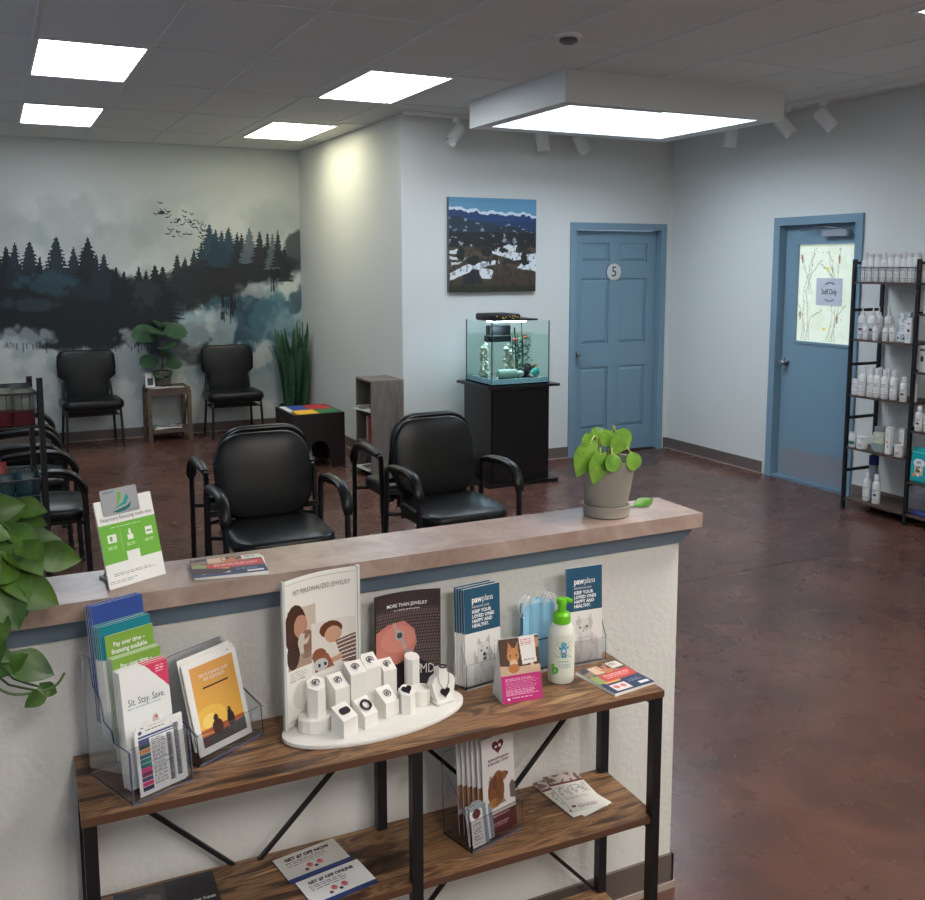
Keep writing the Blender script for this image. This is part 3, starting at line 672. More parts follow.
def magazine(M, w, h, th, rgb, label, group, seed=1, cat='magazine'):
    A = Art(24, 30, rgb); A.mottle(0, .2, 1, .9, (70, 74, 84), 6, .5, seed, .9); A.rect(.08, .06, .7, .16, (240, 240, 240)); A.mottle(0, .4, 1, 1, (190, 120, 100), 7, .62, seed + 3)
    o = MB().box(-w / 2, w / 2, -h / 2, h / 2, 0, th).build('magazine', M_PAPER, None, M, label, cat, group)
    art_mesh('cover', A, w, h, M_PRINT, o, T(0, 0, th + .0004), x0=-w / 2, y0=-h / 2); return o
GM = 'magazines on the small wooden table'
magazine(T(1.45, 9.74, .5302) @ RZ(.3), .18, .13, .006, (205, 210, 212), 'pale magazine lying at the front left of the table top', GM, 2)
magazine(T(1.62, 9.73, .5302) @ RZ(-.3), .12, .08, .004, (190, 180, 170), 'small pale leaflet lying front right on the table top', GM, 5)
magazine(T(1.50, 9.83, .1184) @ RZ(.2), .26, .2, .008, (205, 206, 204), 'lower magazine on the bottom shelf of the small wooden table', GM, 7)
magazine(T(1.54, 9.80, .1268) @ RZ(-.25), .25, .18, .008, (215, 218, 220), 'upper magazine on the bottom shelf of the small wooden table', GM, 9)

sn = thing('snake_plant', 'tall dark green snake plant in the corner between mural and alcove wall', 'plant', T(2.82, 9.80, 0))
MB().lathe([(.10, 0), (.13, .02), (.15, .24), (.155, .27), (.14, .27), (.13, .24), (.001, .24)], n=20).build('pot', mat('dark_pot', (40, 42, 44), .5), sn)
q = MB(); rs = random.Random(5)
for i in range(44):
    a = rs.random() * 2 * PI; r = .02 + .09 * rs.random(); L_ = .55 + .38 * rs.random(); bx, by = r * math.cos(a), r * math.sin(a)
    out = .35 * r / .11 * (.2 + .32 * rs.random()) ; w = .030 + .02 * rs.random(); tw = rs.random() * PI
    v = []; f = []
    for k in range(8):
        tt = k / 7; wd = w * (.55 + .6 * math.sin(PI * min(1, tt * .8 + .1))) * (1 if tt < .8 else (1 - tt) / .2 * .95 + .05) * .8
        cx = max(-.2, min(.12, bx + math.cos(a) * out * tt * tt)); cy = max(-.2, min(.17, by + math.sin(a) * out * tt * tt)); aa = tw + tt * .8
        v += [(cx - math.cos(aa) * wd, cy - math.sin(aa) * wd, .22 + L_ * tt), (cx + math.sin(aa) * .006, cy - math.cos(aa) * .006, .22 + L_ * tt), (cx + math.cos(aa) * wd, cy + math.sin(aa) * wd, .22 + L_ * tt), (cx - math.sin(aa) * .006, cy + math.cos(aa) * .006, .22 + L_ * tt)]
    for k in range(7):
        for j in range(4): f.append((4 * k + j, 4 * k + (j + 1) % 4, 4 * k + 4 + (j + 1) % 4, 4 * k + 4 + j))
    q.add(v, f, I4, 0, True)
q.build('foliage', mat('snake_leaf', (36, 66, 48), .45, noise=(16, .3, (64, 100, 70), (1, 1, 3))), sn)

m_esp = mat('espresso_board', (36, 27, 26), .45)
at = thing('activity_table', 'low dark brown play table with coloured fabric-like panels on top', 'table', T(0, 0, 0))
x0, x1, y0, y1, zt = 2.235, 2.69, 7.80, 8.36, .45
def arch(x0, x1, zt, foot, hgt):
    P = [(x0, 0), (x0 + foot, 0), (x0 + foot + .02, hgt * .55)]
    c = (x0 + x1) / 2; r = (x1 - x0) / 2 - foot - .02
    P += [(c - r * math.cos(PI * k / 8), hgt * .55 + hgt * .45 * math.sin(PI * k / 8)) for k in range(1, 8)]
    P += [(x1 - foot - .02, hgt * .55), (x1 - foot, 0), (x1, 0), (x1, zt), (x0, zt)]
    return P
MB().prism(arch(x0, x1, zt + .02, .12, .24), 0, .02, T(0, y0 + .02, 0) @ STAND).build('front_panel', m_esp, at)
MB().prism(arch(x0, x1, zt + .02, .12, .24), 0, .02, T(0, y1, 0) @ STAND).build('back_panel', m_esp, at)
for xx in (x0, x1 - .02):
    MB().prism(arch(y0 + .02, y1 - .02, zt + .02, .12, .24), 0, .02, T(xx, 0, 0) @ RZ(PI / 2) @ STAND @ T(0, 0, 0)).build('side_panel', m_esp, at)
MB().box(x0 + .02, x1 - .02, y0 + .02, y1 - .02, zt - .02, zt - .002).build('table_top', m_esp, at)
ym = (y0 + y1) / 2 - .02
for nm, rgb, (a, b, c, d) in (('blue_panel', (36, 68, 150), (x0 + .08, (x0 + x1) / 2, ym, y1 - .03)), ('red_panel', (178, 34, 40), ((x0 + x1) / 2, x1 - .02, ym, y1 - .03)),
                              ('yellow_panel', (232, 176, 44), (x0 + .05, (x0 + x1) / 2 + .02, y0 + .03, ym)), ('green_panel', (28, 110, 62), ((x0 + x1) / 2 + .02, x1 - .02, y0 + .03, ym)), ('white_net', (205, 208, 210), (x0 + .022, x0 + .08, ym - .05, y1 - .03))):
    MB().box(a + .003, b - .003, c + .003, d - .003, zt - .002, zt + .022).build(nm, mat(nm, rgb, .55), at)

bc = thing('bookcase', 'narrow grey wood cubby bookcase against the alcove corner', 'bookcase', T(0, 0, 0))
x0, x1, y0, y1, zt = 2.705, 2.988, 7.19, 7.55, .80
MB().box(x0, x1, y0, y0 + .015, 0, zt).build('side_panel', m_grey, bc); MB().box(x0, x1, y1 - .015, y1, 0, zt).build('side_panel', m_grey, bc)
MB().box(x1 - .008, x1, y0 + .015, y1 - .015, 0, zt).build('back_panel', m_grey, bc)
MB().box(x0, x1 - .008, y0 + .015, y1 - .015, zt - .015, zt).build('top_panel', m_grey, bc)
for z in (.04, .265, .53): MB().box(x0 + .003, x1 - .008, y0 + .015, y1 - .015, z, z + .015).build('shelf', m_grey, bc)
GB = 'magazines in the grey bookcase'
magazine(T(2.79, 7.36, .5455) @ RZ(.15), .24, .27, .012, (200, 204, 200), 'magazine sticking out of the top cubby, lowest of its stack', GB, 11)
magazine(T(2.775, 7.37, .558) @ RZ(-.1), .23, .27, .01, (120, 150, 110), 'magazine sticking out of the top cubby, topmost of its stack', GB, 13)
for k, rgb in enumerate(((160, 60, 60), (190, 90, 80), (150, 110, 100), (200, 190, 180))):
    MB().box(2.735, 2.965, 7.30 + k * .022, 7.318 + k * .022, .2803, .50 - .01 * (k % 2)).build('book', mat('book_cover_%d' % k, rgb, .5), label='%s book standing in the middle cubby of the grey bookcase' % ('dark red', 'light red', 'brown', 'cream')[k], cat='book', group='books in the middle cubby')
magazine(T(2.80, 7.37, .0553) @ RZ(.1), .24, .26, .012, (205, 204, 196), 'magazine lying in the bottom cubby of the grey bookcase', GB, 15)

# ---- aquarium on its stand
m_st = mat('black_laminate', (17, 18, 20), .3)
sx0, sx1, sy0, sy1 = 3.43, 3.95, 6.50, 6.97
sd = thing('aquarium_stand', 'tall black aquarium cabinet standing against the back wall', 'cabinet', T(0, 0, 0))
MB().box(sx0, sx1, sy0, sy1, .03, .775).build('body', m_st, sd)
MB().box(sx0 - .05, sx1 + .07, sy0 - .05, sy1 + .04, .775, .795).build('top_plate', m_st, sd); MB().box(sx0 - .04, sx1 + .07, sy0 - .04, sy1 + .03, 0, .03).build('base_plate', m_st, sd)
MB().box(sx0 + .01, sx1 - .01, sy0 - .012, sy0, .05, .755).build('door', m_st, sd)
aq = thing('aquarium', 'glass aquarium with pale rock ornaments and a black light hood on the stand', 'aquarium', T(0, 0, .796))
ax0, ax1, ay0, ay1, ah = 3.435, 3.950, 6.50, 6.95, .495; g = .008
q = MB(); q.box(ax0, ax1, ay0, ay0 + g, 0, ah); q.box(ax0, ax1, ay1 - g, ay1, 0, ah); q.box(ax0, ax0 + g, ay0 + g, ay1 - g, 0, ah); q.box(ax1 - g, ax1, ay0 + g, ay1 - g, 0, ah); q.box(ax0 + g, ax1 - g, ay0 + g, ay1 - g, 0, g)
q.build('glass_tank', M_GLASS, aq)
ix0, ix1, iy0, iy1 = ax0 + g + .001, ax1 - g - .001, ay0 + g + .001, ay1 - g - .001
MB().box(ix0, ix1, iy0, iy1, .05, .385).build('water', mat('water', (226, 244, 238), .0, trans=1, ior=1.025), aq)
MB().box(ix0, ix1, iy0, iy1, .009, .048).build('gravel', mat('blue_gravel', (96, 150, 170), .8, noise=(160, .5, (190, 215, 220), (1, 1, 1)), bump=(150, .6)), aq)
q = MB()
for sx in (ax0, ax1 - .006):
    for sy in (ay0, ay1 - .006): q.box(sx, sx + .006, sy, sy + .006, 0, ah)
q.build('silicone_seam', mat('silicone', (130, 160, 158), .3), aq)
q = MB(); q.bevbox(ax0 + .02, ax1 - .24, ay0 + .03, ay1 - .12, ah + .001, ah + .055, .02); hd = q.build('light_hood', M_PLAST, aq)
q = MB(); rs = random.Random(3)
for k in range(16): q.box(0, .012, 0, .008, 0, .001, T(ax0 + .05 + rs.random() * .22, ay0 + .028, ah + .015 + rs.random() * .025) @ STAND, 0)
q.build('hood_stickers', mat('hood_stickers', (196, 170, 90), .5), hd)
MB().box(ax1 - .24, ax1 - .08, ay0 + .05, ay1 - .1, ah + .001, ah + .014).build('feeding_lid', M_PLAST, aq)
MB().box(ax0 + .06, ax0 + .34, ay0 + .07, ay0 + .2, ah - .010, ah - .002).build('led_strip', mat('led_strip', (200, 232, 255), .5, emit=30), aq)
q = MB(); q.bevbox(ax0 + .17, ax0 + .36, ay1 - .10, ay1 - .02, .31, .44, .01); q.tube([(ax0 + .42, ay1 - .05, .42), (ax0 + .43, ay1 - .05, .09)], .006); q.build('filter', M_PLAST, aq)
m_bone = mat('bone_white_resin', (206, 204, 182), .6, noise=(60, .3, (120, 118, 100), (1, 1, 1)))
def ruin(cx, cy, h, w, seed):
    q = MB(); r = random.Random(seed); z = .05; 
    for k in range(int(h / .022)):
        a = r.random() * 6.28; rr = w * (.55 + .45 * r.random()) * (1 - .45 * k * .022 / h)
        q.ball((cx + rr * .55 * math.cos(a), cy + rr * .4 * math.sin(a), z), .016 + .008 * r.random(), n=8); q.ball((cx - rr * .6 * math.cos(a * 1.3), cy, z), .014 + .007 * r.random(), n=8); z += .022
    q.tube(smooth_path([(cx - w * .7, cy, .05), (cx - w * .3, cy, .05 + h * .5), (cx, cy, .05 + h)]), .011); q.tube(smooth_path([(cx + w * .8, cy, .05), (cx + w * .4, cy, .05 + h * .6), (cx, cy, .05 + h)]), .011)
    return q
ruin(ax0 + .09, ay0 + .28, .27, .06, 2).build('pale_ruin_ornament', m_bone, aq); ruin(ax0 + .21, ay0 + .13, .26, .075, 8).build('pale_ruin_ornament', m_bone, aq)
q = MB(); q.lathe([(.028, 0), (.034, .01), (.034, .15), (.028, .16), (.02, .15), (.02, .01)], T(ax0 + .10, ay0 + .09, .083) @ RY(PI / 2) @ RX(-.0), n=16); q.ball((ax0 + .285, ay0 + .07, .078), .034, n=12, sq=(1.1, .8, .8)); q.build('cave_pipe', mat('pale_resin', (168, 176, 160), .6), aq)
q = MB(); q.ball((ax0 + .36, ay0 + .15, .085), .05, sq=(1.2, .9, .9)); q.ball((ax0 + .40, ay0 + .16, .115), .035); q.ball((ax0 + .32, ay0 + .14, .07), .03); q.build('black_rock', mat('black_rock', (30, 24, 24), .6, bump=(40, .8)), aq)
q = MB(); q.ball((ax0 + .435, ay0 + .08, .085), .035); q.build('teal_ball', mat('teal_moss', (70, 160, 150), .8, bump=(200, .8)), aq)
q = MB(); q.tube([(ax0 + .45, ay0 + .3, .075), (ax0 + .53, ay0 + .26, .10)], .018); q.build('driftwood', mat('driftwood', (120, 84, 50), .7), aq)
q = MB(); rs = random.Random(9)
for k in range(260):
    x = ax1 - .025 - .13 * rs.random(); y = ay1 - .03 - .20 * rs.random(); z = .06 + .31 * rs.random(); a = rs.random() * 6.28
    leaf(q, T(x, y, z) @ RZ(a) @ RX(.5), .022, .036)
for k in range(8):
    x = ax1 - .03 - .13 * k / 8; y = ay1 - .06 - .08 * (k % 3) / 3; q.tube([(x, y, .05), (x + .008, y, .2), (x, y, .36)], .0025, n=5)
q.build('water_plants', mat('aquarium_green', (60, 112, 78), .5), aq)
for k, (x, y, z, c) in enumerate(((.40, .2, .355, (216, 96, 40)), (.27, .12, .345, (190, 60, 50)), (.42, .06, .14, (210, 110, 60)))):
    q = MB(); q.ball((0, 0, 0), .012, sq=(1.5, .45, .8)); q.add([(-.014, 0, 0), (-.03, -.001, .01), (-.03, -.001, -.01), (-.014, .002, 0)], [(0, 1, 2), (3, 2, 1)]); q.build('fish', mat('fish_orange_%d' % k, c, .4), None, T(ax0 + x, ay0 + y, .796 + z), ('small orange fish near the water surface by the plants', 'small red fish under the hood light', 'small orange fish above the teal ball')[k], 'fish', 'fish in the aquarium')

# ================================================================ display rack at the left edge
rk = thing('display_rack', 'black metal rack with wire baskets at the left edge holding treat bags', 'display rack', T(.165, 4.30, 0) @ RZ(.1))
for (x, y) in ((0, 0), (-.50, 0), (0, .30), (-.50, .30)): MB().box(x - .011, x + .011, y - .011, y + .011, 0, 1.262 if y == 0 else 1.24).build('post', M_BLACK, rk)
def basket(z0, z1):
    q = MB()
    for z in (z0, (z0 + z1) / 2, z1):
        q.tube([(-.49, -.0, z), (-.01, -.0, z), (-.01, .29, z), (-.49, .29, z), (-.49, 0, z)], .003 if z < z1 else .0045, n=5)
    for k in range(17): x = -.48 + .468 * k / 16; q.tube([(x, 0, z1), (x, 0, z0), (x, .29, z0), (x, .29, z1)], .0018, n=4)
    for k in range(9): y = .03 + .03 * k; q.tube([(-.01, y, z1), (-.01, y, z0), (-.49, y, z0), (-.49, y, z1)], .0018, n=4)
    return q.build('wire_basket', M_BLACK, rk)
basket(1.06, 1.20); basket(.70, .84); basket(.40, .52)
def bag(name, M, w, h, t, rgb, rgb2, label, group, cat='treat bag', th=.55, deco=None):
    ol = [(-w / 2, 0), (w / 2, 0), (w / 2 * .97, h * .45), (w / 2, h * .97), (w / 2, h), (-w / 2, h), (-w / 2, h * .97), (-w / 2 * .97, h * .45)]
    q = MB(); v = []; n = 9; f = []
    for side in (1, -1):
        for i in range(n + 1):
            for k in range(7):
                u, vv = i / n, k / 6; z = side * t / 2 * (4 * vv * (1 - vv)) ** .6 * max(0, math.sin(PI * min(1, u * .98 + .12))) ** .5 if u < .93 else side * .0008
                v.append((-w / 2 + w * vv, h * u, z + side * .0005))
    for sd_ in (0, 1):
        for i in range(n):
            for k in range(6):
                a = sd_ * 7 * (n + 1) + i * 7 + k; g_ = (a, a + 1, a + 8, a + 7); f.append(g_ if sd_ == 0 else tuple(reversed(g_)))
    q.add(v, f, STAND, 0, True)
    q.mi = [(1 if ((i % (6 * n)) // 6) < int(n * th) else 0) for i in range(len(q.f))]
    return q.build(name, [mat('bag_%d_%d_%d' % rgb, rgb, .3), mat('bag_%d_%d_%d' % rgb2, rgb2, .3)], None, M, label, cat, group)
RM = T(.165, 4.30, 0) @ RZ(.1)
GT = 'treat bags in the top wire basket'; GL = 'treat bags in the middle wire basket'
for k in range(4):
    bag('treat_bag', RM @ T(-.06 - .085 * k, .05, 1.064) @ RZ(.1 * (k % 2)), .085, .15 + .008 * (k % 2), .04, (120, 126, 120), (104, 34, 42), '%s grey and red treat bag from the post in the top wire basket' % ('first', 'second', 'third', 'fourth')[k], GT)
    bag('treat_bag', RM @ T(-.07 - .1 * k, .15, 1.064), .1, .165, .04, (38, 54, 62), (96, 30, 38), '%s dark treat bag from the post, rear of top wire basket' % ('first', 'second', 'third', 'fourth')[k], GT)
    bag('treat_bag', RM @ T(-.06 - .095 * k, .06, .704) @ RZ(-.1 * (k % 2)), .09, .16, .04, (28, 66, 74), (20, 50, 58), '%s teal treat bag from the post in the middle wire basket' % ('first', 'second', 'third', 'fourth')[k], GL)
bag('treat_bag', RM @ T(-.155, .12, .704), .05, .2, .03, (150, 50, 52), (60, 130, 146), 'narrow red-topped light blue pouch rising from the middle wire basket', GL, th=.7)
MB().box(-.3, 0, 0, .2, 0, .012, RM @ T(-.03, .05, .99)).build('flat_box', mat('kraft', (190, 170, 140), .6), label='pale flat box on the rack between the two wire baskets', cat='box') if 0 else None

# ================================================================ trailing pothos on the counter's left end
m_poth = mat('pothos_leaf', (30, 64, 28), .4, noise=(9, .35, (84, 118, 42), (1, 1, 1)))
ph = thing('pothos', 'trailing green and yellow pothos plant hanging over the left end of the counter', 'plant', T(-.03, 2.0, 1.0795))
MB().lathe([(.05, 0), (.07, .005), (.075, .10), (.078, .115), (.068, .115), (.06, .09), (.001, .09)], T(-.06, .01, 0), n=20).build('pot', mat('red_pot', (150, 34, 38), .4), ph)
q = MB(); rs = random.Random(21)
P_ = [  # world x, y, z, direction, width
 (.015, 1.93, 1.275, (1, -.2, .12), .07), (.06, 1.95, 1.27, (.9, -.5, -.1), .055), (-.02, 1.92, 1.235, (-.3, -1, .1), .075), (.045, 1.90, 1.235, (.8, -.6, -.35), .06),
 (.075, 1.90, 1.215, (1, -.3, .1), .065), (.05, 1.88, 1.205, (.8, -.7, -.5), .085), (.10, 1.88, 1.19, (.9, -.2, -.25), .075), (.0, 1.86, 1.19, (-.6, -.8, -.1), .08),
 (.03, 1.86, 1.165, (.5, -.8, -.5), .075), (-.03, 1.85, 1.17, (.2, -1, -.2), .08), (.06, 1.85, 1.14, (.9, -.3, -.5), .085), (.015, 1.84, 1.13, (.3, -.7, -.9), .08),
 (-.02, 1.83, 1.10, (-.2, -.6, -.6), .085), (-.01, 1.90, 1.21, (.6, -.6, .1), .07), (.02, 1.93, 1.205, (.2, -.8, .3), .07), (-.04, 1.9, 1.15, (.5, -1, -.4), .08), (.03, 1.9, 1.12, (.5, -.7, -.8), .07),
 (.01, 1.83, 1.02, (-.7, -.3, -.4), .05), (-.005, 1.83, 1.045, (.9, -.4, -.7), .05), (.045, 1.83, 1.01, (.9, -.2, -.35), .078), (.07, 1.83, .955, (.8, .1, -.5), .035), (.045, 1.83, .945, (-.8, -.3, -.5), .04), (-.02, 1.84, 1.06, (.2, -.8, -.7), .07),
 (-.02, 1.95, 1.30, (.5, -.5, .5), .06), (.0, 1.88, 1.155, (1, -.5, -.1), .075)]
for k in range(26): P_.append((-.09 + .15 * rs.random(), 1.86 + .13 * rs.random(), 1.14 + .13 * rs.random(), (rs.random() * 1.8 - .7, -rs.random(), rs.random() * .9 - .6), .055 + .025 * rs.random()))
for (x, y, z, d, w) in P_:
    leaf(q, aim((x + .03 - .012 - d[0] * w * .5, y - 2.0, z - 1.0795 - d[2] * w * .3), d, rs.random() * .8 - .4, (.1 * rs.random(), -.75, .5)), w * .86, w, 'heart', 0, .22, .25)
q.build('foliage', m_poth, ph)
q = MB()
for k, (x, y, z, d, w) in enumerate(P_):
    if k < 22 or k % 2: q.tube(smooth_path([(-.06 + .0 * k, .01, .09), ((x - .06) / 2, (y - 2) / 2, z - 1.05), (x + .018 - d[0] * w * .5, y - 2, z - 1.0795 - d[2] * w * .3)], 3), .0022, n=5)
q.tube(smooth_path([(-.03, -.1, .09), (-.01, -.155, .02), (-.02, -.17, -.06), (.02, -.17, -.12), (.09, -.17, -.125), (.115, -.17, -.10)]), .0025, n=5)
q.tube(smooth_path([(-.04, -.15, .0), (-.01, -.17, -.06), (.0, -.17, -.085), (.06, -.17, -.075)]), .0025, n=5)
q.build('stems', m_stem, ph)

# ================================================================ small potted plant on the counter
m_leafy = mat('bright_leaf', (70, 122, 40), .3, noise=(22, .3, (132, 172, 62), (1, 1, 1)))
m_taupe = mat('taupe_ceramic', (160, 157, 146), .45)
pp = thing('potted_plant', 'small light green plant in a taupe pot on the counter end', 'plant', T(1.405, 2.022, 1.0795) @ S(1.12, 1.12, 1.05))
MB().lathe([(.046, .026), (.049, .03), (.066, .135), (.068, .140), (.062, .140), (.056, .118), (.001, .118)], n=32).build('pot', m_taupe, pp)
MB().lathe([(.048, 0), (.053, .002), (.055, .024), (.057, .028), (.051, .028), (.049, .012), (.001, .01)], n=32).build('saucer', m_taupe, pp)
MB().lathe([(.056, .119), (.001, .124)], n=20).build('soil', mat('soil', (60, 48, 38), .9), pp)
# stems and leaves: base, tip, leaf direction, size
LV = [((-.02, 0, .12), (-.06, -.03, .175), (-.45, -.15, -1), .078, 'heart'), ((-.03, -.01, .12), (-.045, -.05, .15), (-.3, -.2, -1), .066, 'heart'), ((0, 0, .12), (-.010, -.03, .165), (-.15, -.1, 1), .048, 'round'),
      ((0, -.01, .12), (-.02, -.06, .152), (-.05, -.35, -1), .05, 'round'), ((.01, 0, .12), (.005, -.045, .150), (.1, -.1, 1), .05, 'round'), ((.02, 0, .12), (.035, -.06, .150), (.15, -.3, -1), .05, 'round'),
      ((.01, .01, .12), (.035, .0, .19), (.75, -.2, -.7), .062, 'round'), ((.0, .02, .12), (.0, .02, .16), (.0, .1, 1), .05, 'round'), ((-.01, .02, .12), (-.03, .01, .15), (-.3, -.1, 1), .05, 'round')]
q = MB(); s_ = MB()
for b_, t_, d_, w, kd in LV:
    t_ = (t_[0] * .95 - .010, t_[1], t_[2] + .012); w *= .86
    mid = ((b_[0] + t_[0]) / 2, (b_[1] + t_[1]) / 2, t_[2] + .012)
    s_.tube(smooth_path([b_, mid, t_], 5), .0018, n=5); leaf(q, aim(t_, d_, 0, (0, -.9, .35)), w, w * (1.25 if kd == 'heart' else 1), kd, 0, .12, .15)
q.build('foliage', m_leafy, pp); s_.build('stems', mat('pale_stem', (170, 180, 90), .5), pp)
q = MB(); leaf(q, T(.008, 0, .003) @ RZ(-PI / 2 + .2) @ RY(.3), .045, .055, 'heart', 0, .3, -.25); q.tube([(-.03, .0, .003), (.01, 0, .004)], .0016, n=5)
q.build('fallen_leaf', mat('loose_leaf', (88, 140, 56), .4), None, T(1.515, 2.045, 1.0795), 'single green leaf lying on the counter beside the taupe pot', 'leaf')
# ================================================================ console table against the half wall
m_rust = bpy.data.materials.new('rustic_board'); m_rust.use_nodes = True; nt = m_rust.node_tree; b = nt.nodes['Principled BSDF']; b.inputs['Roughness'].default_value = .42
tc = nt.nodes.new('ShaderNodeTexCoord'); mp = nt.nodes.new('ShaderNodeMapping'); mp.inputs['Scale'].default_value = (1.6, 9, 4); nt.links.new(tc.outputs['Object'], mp.inputs[0])
n1 = nt.nodes.new('ShaderNodeTexNoise'); n1.inputs['Scale'].default_value = 2.4; n1.inputs['Detail'].default_value = 9; n1.inputs['Distortion'].default_value = 1.4; nt.links.new(mp.outputs[0], n1.inputs['Vector'])
rr_ = ramp(n1.outputs['Fac'], [(.30, (50, 35, 28)), (.41, (96, 68, 50)), (.50, (160, 122, 86)), (.58, (108, 76, 54)), (.70, (196, 158, 114))])
w1 = nt.nodes.new('ShaderNodeTexWave'); w1.wave_type = 'BANDS'; w1.bands_direction = 'Y'; w1.inputs['Scale'].default_value = 4.5; w1.inputs['Distortion'].default_value = 9; w1.inputs['Detail'].default_value = 3; nt.links.new(mp.outputs[0], w1.inputs['Vector'])
mxx = nt.nodes.new('ShaderNodeMix'); mxx.data_type = 'RGBA'; mxx.blend_type = 'MULTIPLY'; mxx.inputs[0].default_value = .45
wr = ramp(w1.outputs['Fac'], [(.2, (150, 140, 135)), (.7, (255, 250, 245))]); nt.links.new(rr_.outputs[0], mxx.inputs[6]); nt.links.new(wr.outputs[0], mxx.inputs[7]); nt.links.new(mxx.outputs[2], b.inputs['Base Color'])
m_edge = mat('board_edge', (92, 62, 46), .5)
CM = T(.7214, 1.7094, 0) @ RZ(-.0241)
ct = thing('console_table', 'rustic wood three-tier console table with black metal frame against the half wall', 'console table', CM)
CL, CD, CZ = .628, .2478, .7453
def board(z, nm, x0=-CL, x1=CL, y0=0, y1=CD):
    q = MB(); q.box(x0, x1, y0 + .0008, y1, z - .016, z); q.box(x0, x1, y0, y0 + .0008, z - .016, z - .0006, mi=1); return q.build(nm, [m_rust, m_edge], ct)
board(CZ, 'top_board'); board(.4355, 'middle_shelf', -CL + .006, CL - .006, .006, CD - .006); board(.105, 'bottom_shelf', -CL + .006, CL - .006, .006, CD - .006)
for x in (-CL + .014, 0.014, CL - .014):
    for y in (.014, CD - .016):
        q = MB(); q.box(x - .0115, x + .0115, y - .0115, y + .0115, 0.006, CZ - .0165); q.lathe([(.012, 0), (.012, .006)], T(x, y, 0), n=12); q.build('leg', M_BLACK, ct)
    for z in (CZ - .0165, .4195, .089):
        MB().box(x - .0105, x + .0105, .026, CD - .029, z - .02, z).build('side_rail', M_BLACK, ct)
for (a, c) in ((-CL + .03, 0.007), (.033, CL - .03)):
    for s in (0, 1):
        z0, z1 = (CZ - .04, .11) if s == 0 else (.11, CZ - .04); o_ = .0 if s == 0 else -.006
        MB().tube([(a, CD - .012 + o_, z0), (c, CD - .012 + o_, z1)], .0062, n=4).build('cross_brace', M_BLACK, ct)

def card(name, label, cat, p, ang, lean, w, h, t, art, group=None, back=M_PAPER, gloss=False, bow=0, pm=None):
    """a printed card: bottom centre at p, face turned by ang, leaning back"""
    M = T(*p) @ RZ(ang) @ RX(-lean) @ STAND
    o = MB().box(-w / 2, w / 2, 0, h, -t, 0).build(name, back, None, M, label, cat, group)
    if art is not None: art_mesh('print', art, w, h, pm or (M_GLOSS if gloss else M_PRINT), o, T(0, 0, .0004), x0=-w / 2)
    return o
def flat(name, label, cat, p, ang, w, h, t, art, group=None, back=M_PAPER, tilt=0):
    M = T(*p) @ RZ(ang) @ RX(tilt)
    o = MB().box(-w / 2, w / 2, -h / 2, h / 2, 0, t).build(name, back, None, M, label, cat, group)
    if art is not None: art_mesh('print', art, w, h, M_PRINT, o, T(0, 0, t + .0004), x0=-w / 2, y0=-h / 2)
    return o
ORD = ('frontmost', 'second', 'third', 'fourth', 'fifth', 'sixth')
# ---- four-tier clear brochure holder
HA = .38; bd = Vector((-math.sin(HA), math.cos(HA), 0)); hb = Vector((.243, 1.762, 0))
ML = 0.14
def hp(back, z): return (hb.x + bd.x * back, hb.y + bd.y * back, z)
ho = thing('brochure_holder', 'clear acrylic tiered brochure holder at the left end of the console', 'brochure holder', T(*hp(0, CZ + .0008)) @ RZ(HA))
w2 = .054
for s in (-1, 1):
    prof = [(-.006, 0), (.152, 0), (.165, .24), (.135, .24), (.126, .19), (.10, .17), (.09, .13), (.060, .12), (.055, .10), (.0, .10)]
    MB().prism([(y, z) for y, z in prof], 0, .0022, T(s * w2 - .0011 - (.014 if s < 0 else 0), 0, 0) @ RZ(PI / 2) @ STAND).build('side_wall', M_ACRYL, ho)
def pl_(y0, z0, h, lean, nm):
    MB().box(-w2 - .011, w2 - .003, 0, h, -.0018, 0, T(0, y0, z0) @ RX(-lean) @ STAND).build(nm, M_ACRYL, ho)
pl_(-.004, .003, .098, .12, 'front_pocket'); pl_(.057, .045, .075, .12, 'tier_front'); pl_(.0785, .085, .06, .12, 'tier_front'); pl_(.1055, .12, .06, .12, 'tier_front'); pl_(.152, .003, .25, .06, 'back_plate')
q = MB(); q.box(-w2 - .011, w2 - .003, 0, .16, .0, .002); q.build('base_plate', M_ACRYL, ho)
q = MB()                                  # dark polished edges
for s in (-1, 1):
    q.tube([(s * w2 - (.014 if s < 0 else 0), -.0085, .001), (s * w2 - (.014 if s < 0 else 0), -.002, .1)], .0011, n=4); q.tube([(s * w2 - (.014 if s < 0 else 0), .055, .1), (s * w2 - (.014 if s < 0 else 0), .0, .1)], .0009, n=4); q.tube([(s * w2 - (.014 if s < 0 else 0), .135, .24), (s * w2 - (.014 if s < 0 else 0), .126, .19), (s * w2 - (.014 if s < 0 else 0), .10, .17), (s * w2 - (.014 if s < 0 else 0), .09, .13), (s * w2 - (.014 if s < 0 else 0), .06, .12)], .0009, n=4)
q.tube([(-w2 - .014, -.0085, .001), (w2, -.0085, .001)], .0014, n=4); q.build_each('polished_edge', mat('acrylic_edge', (88, 98, 130), .2), ho)
def sheaf(name, n, back0, z, h, art, labelf, cat, group, w=.098, t=.0016, gap=.0026, fan=None, txt=None, lean=.125, sh=0.0, dx=.0006):
    os_ = []
    for k in range(n):
        A_ = art if k == 0 else (fan or art)
        p = hp(back0 + gap * k, z + .0015 * (k % 2))
        os_.append(card(name, labelf(k), cat, (p[0] - (sh + dx * k) * math.cos(HA), p[1] - (sh + dx * k) * math.sin(HA), p[2]), HA + .012 * ((k * 7) % 3 - 1), lean, w, h, t, A_, group))
    if txt: txt(os_[0])
    return os_
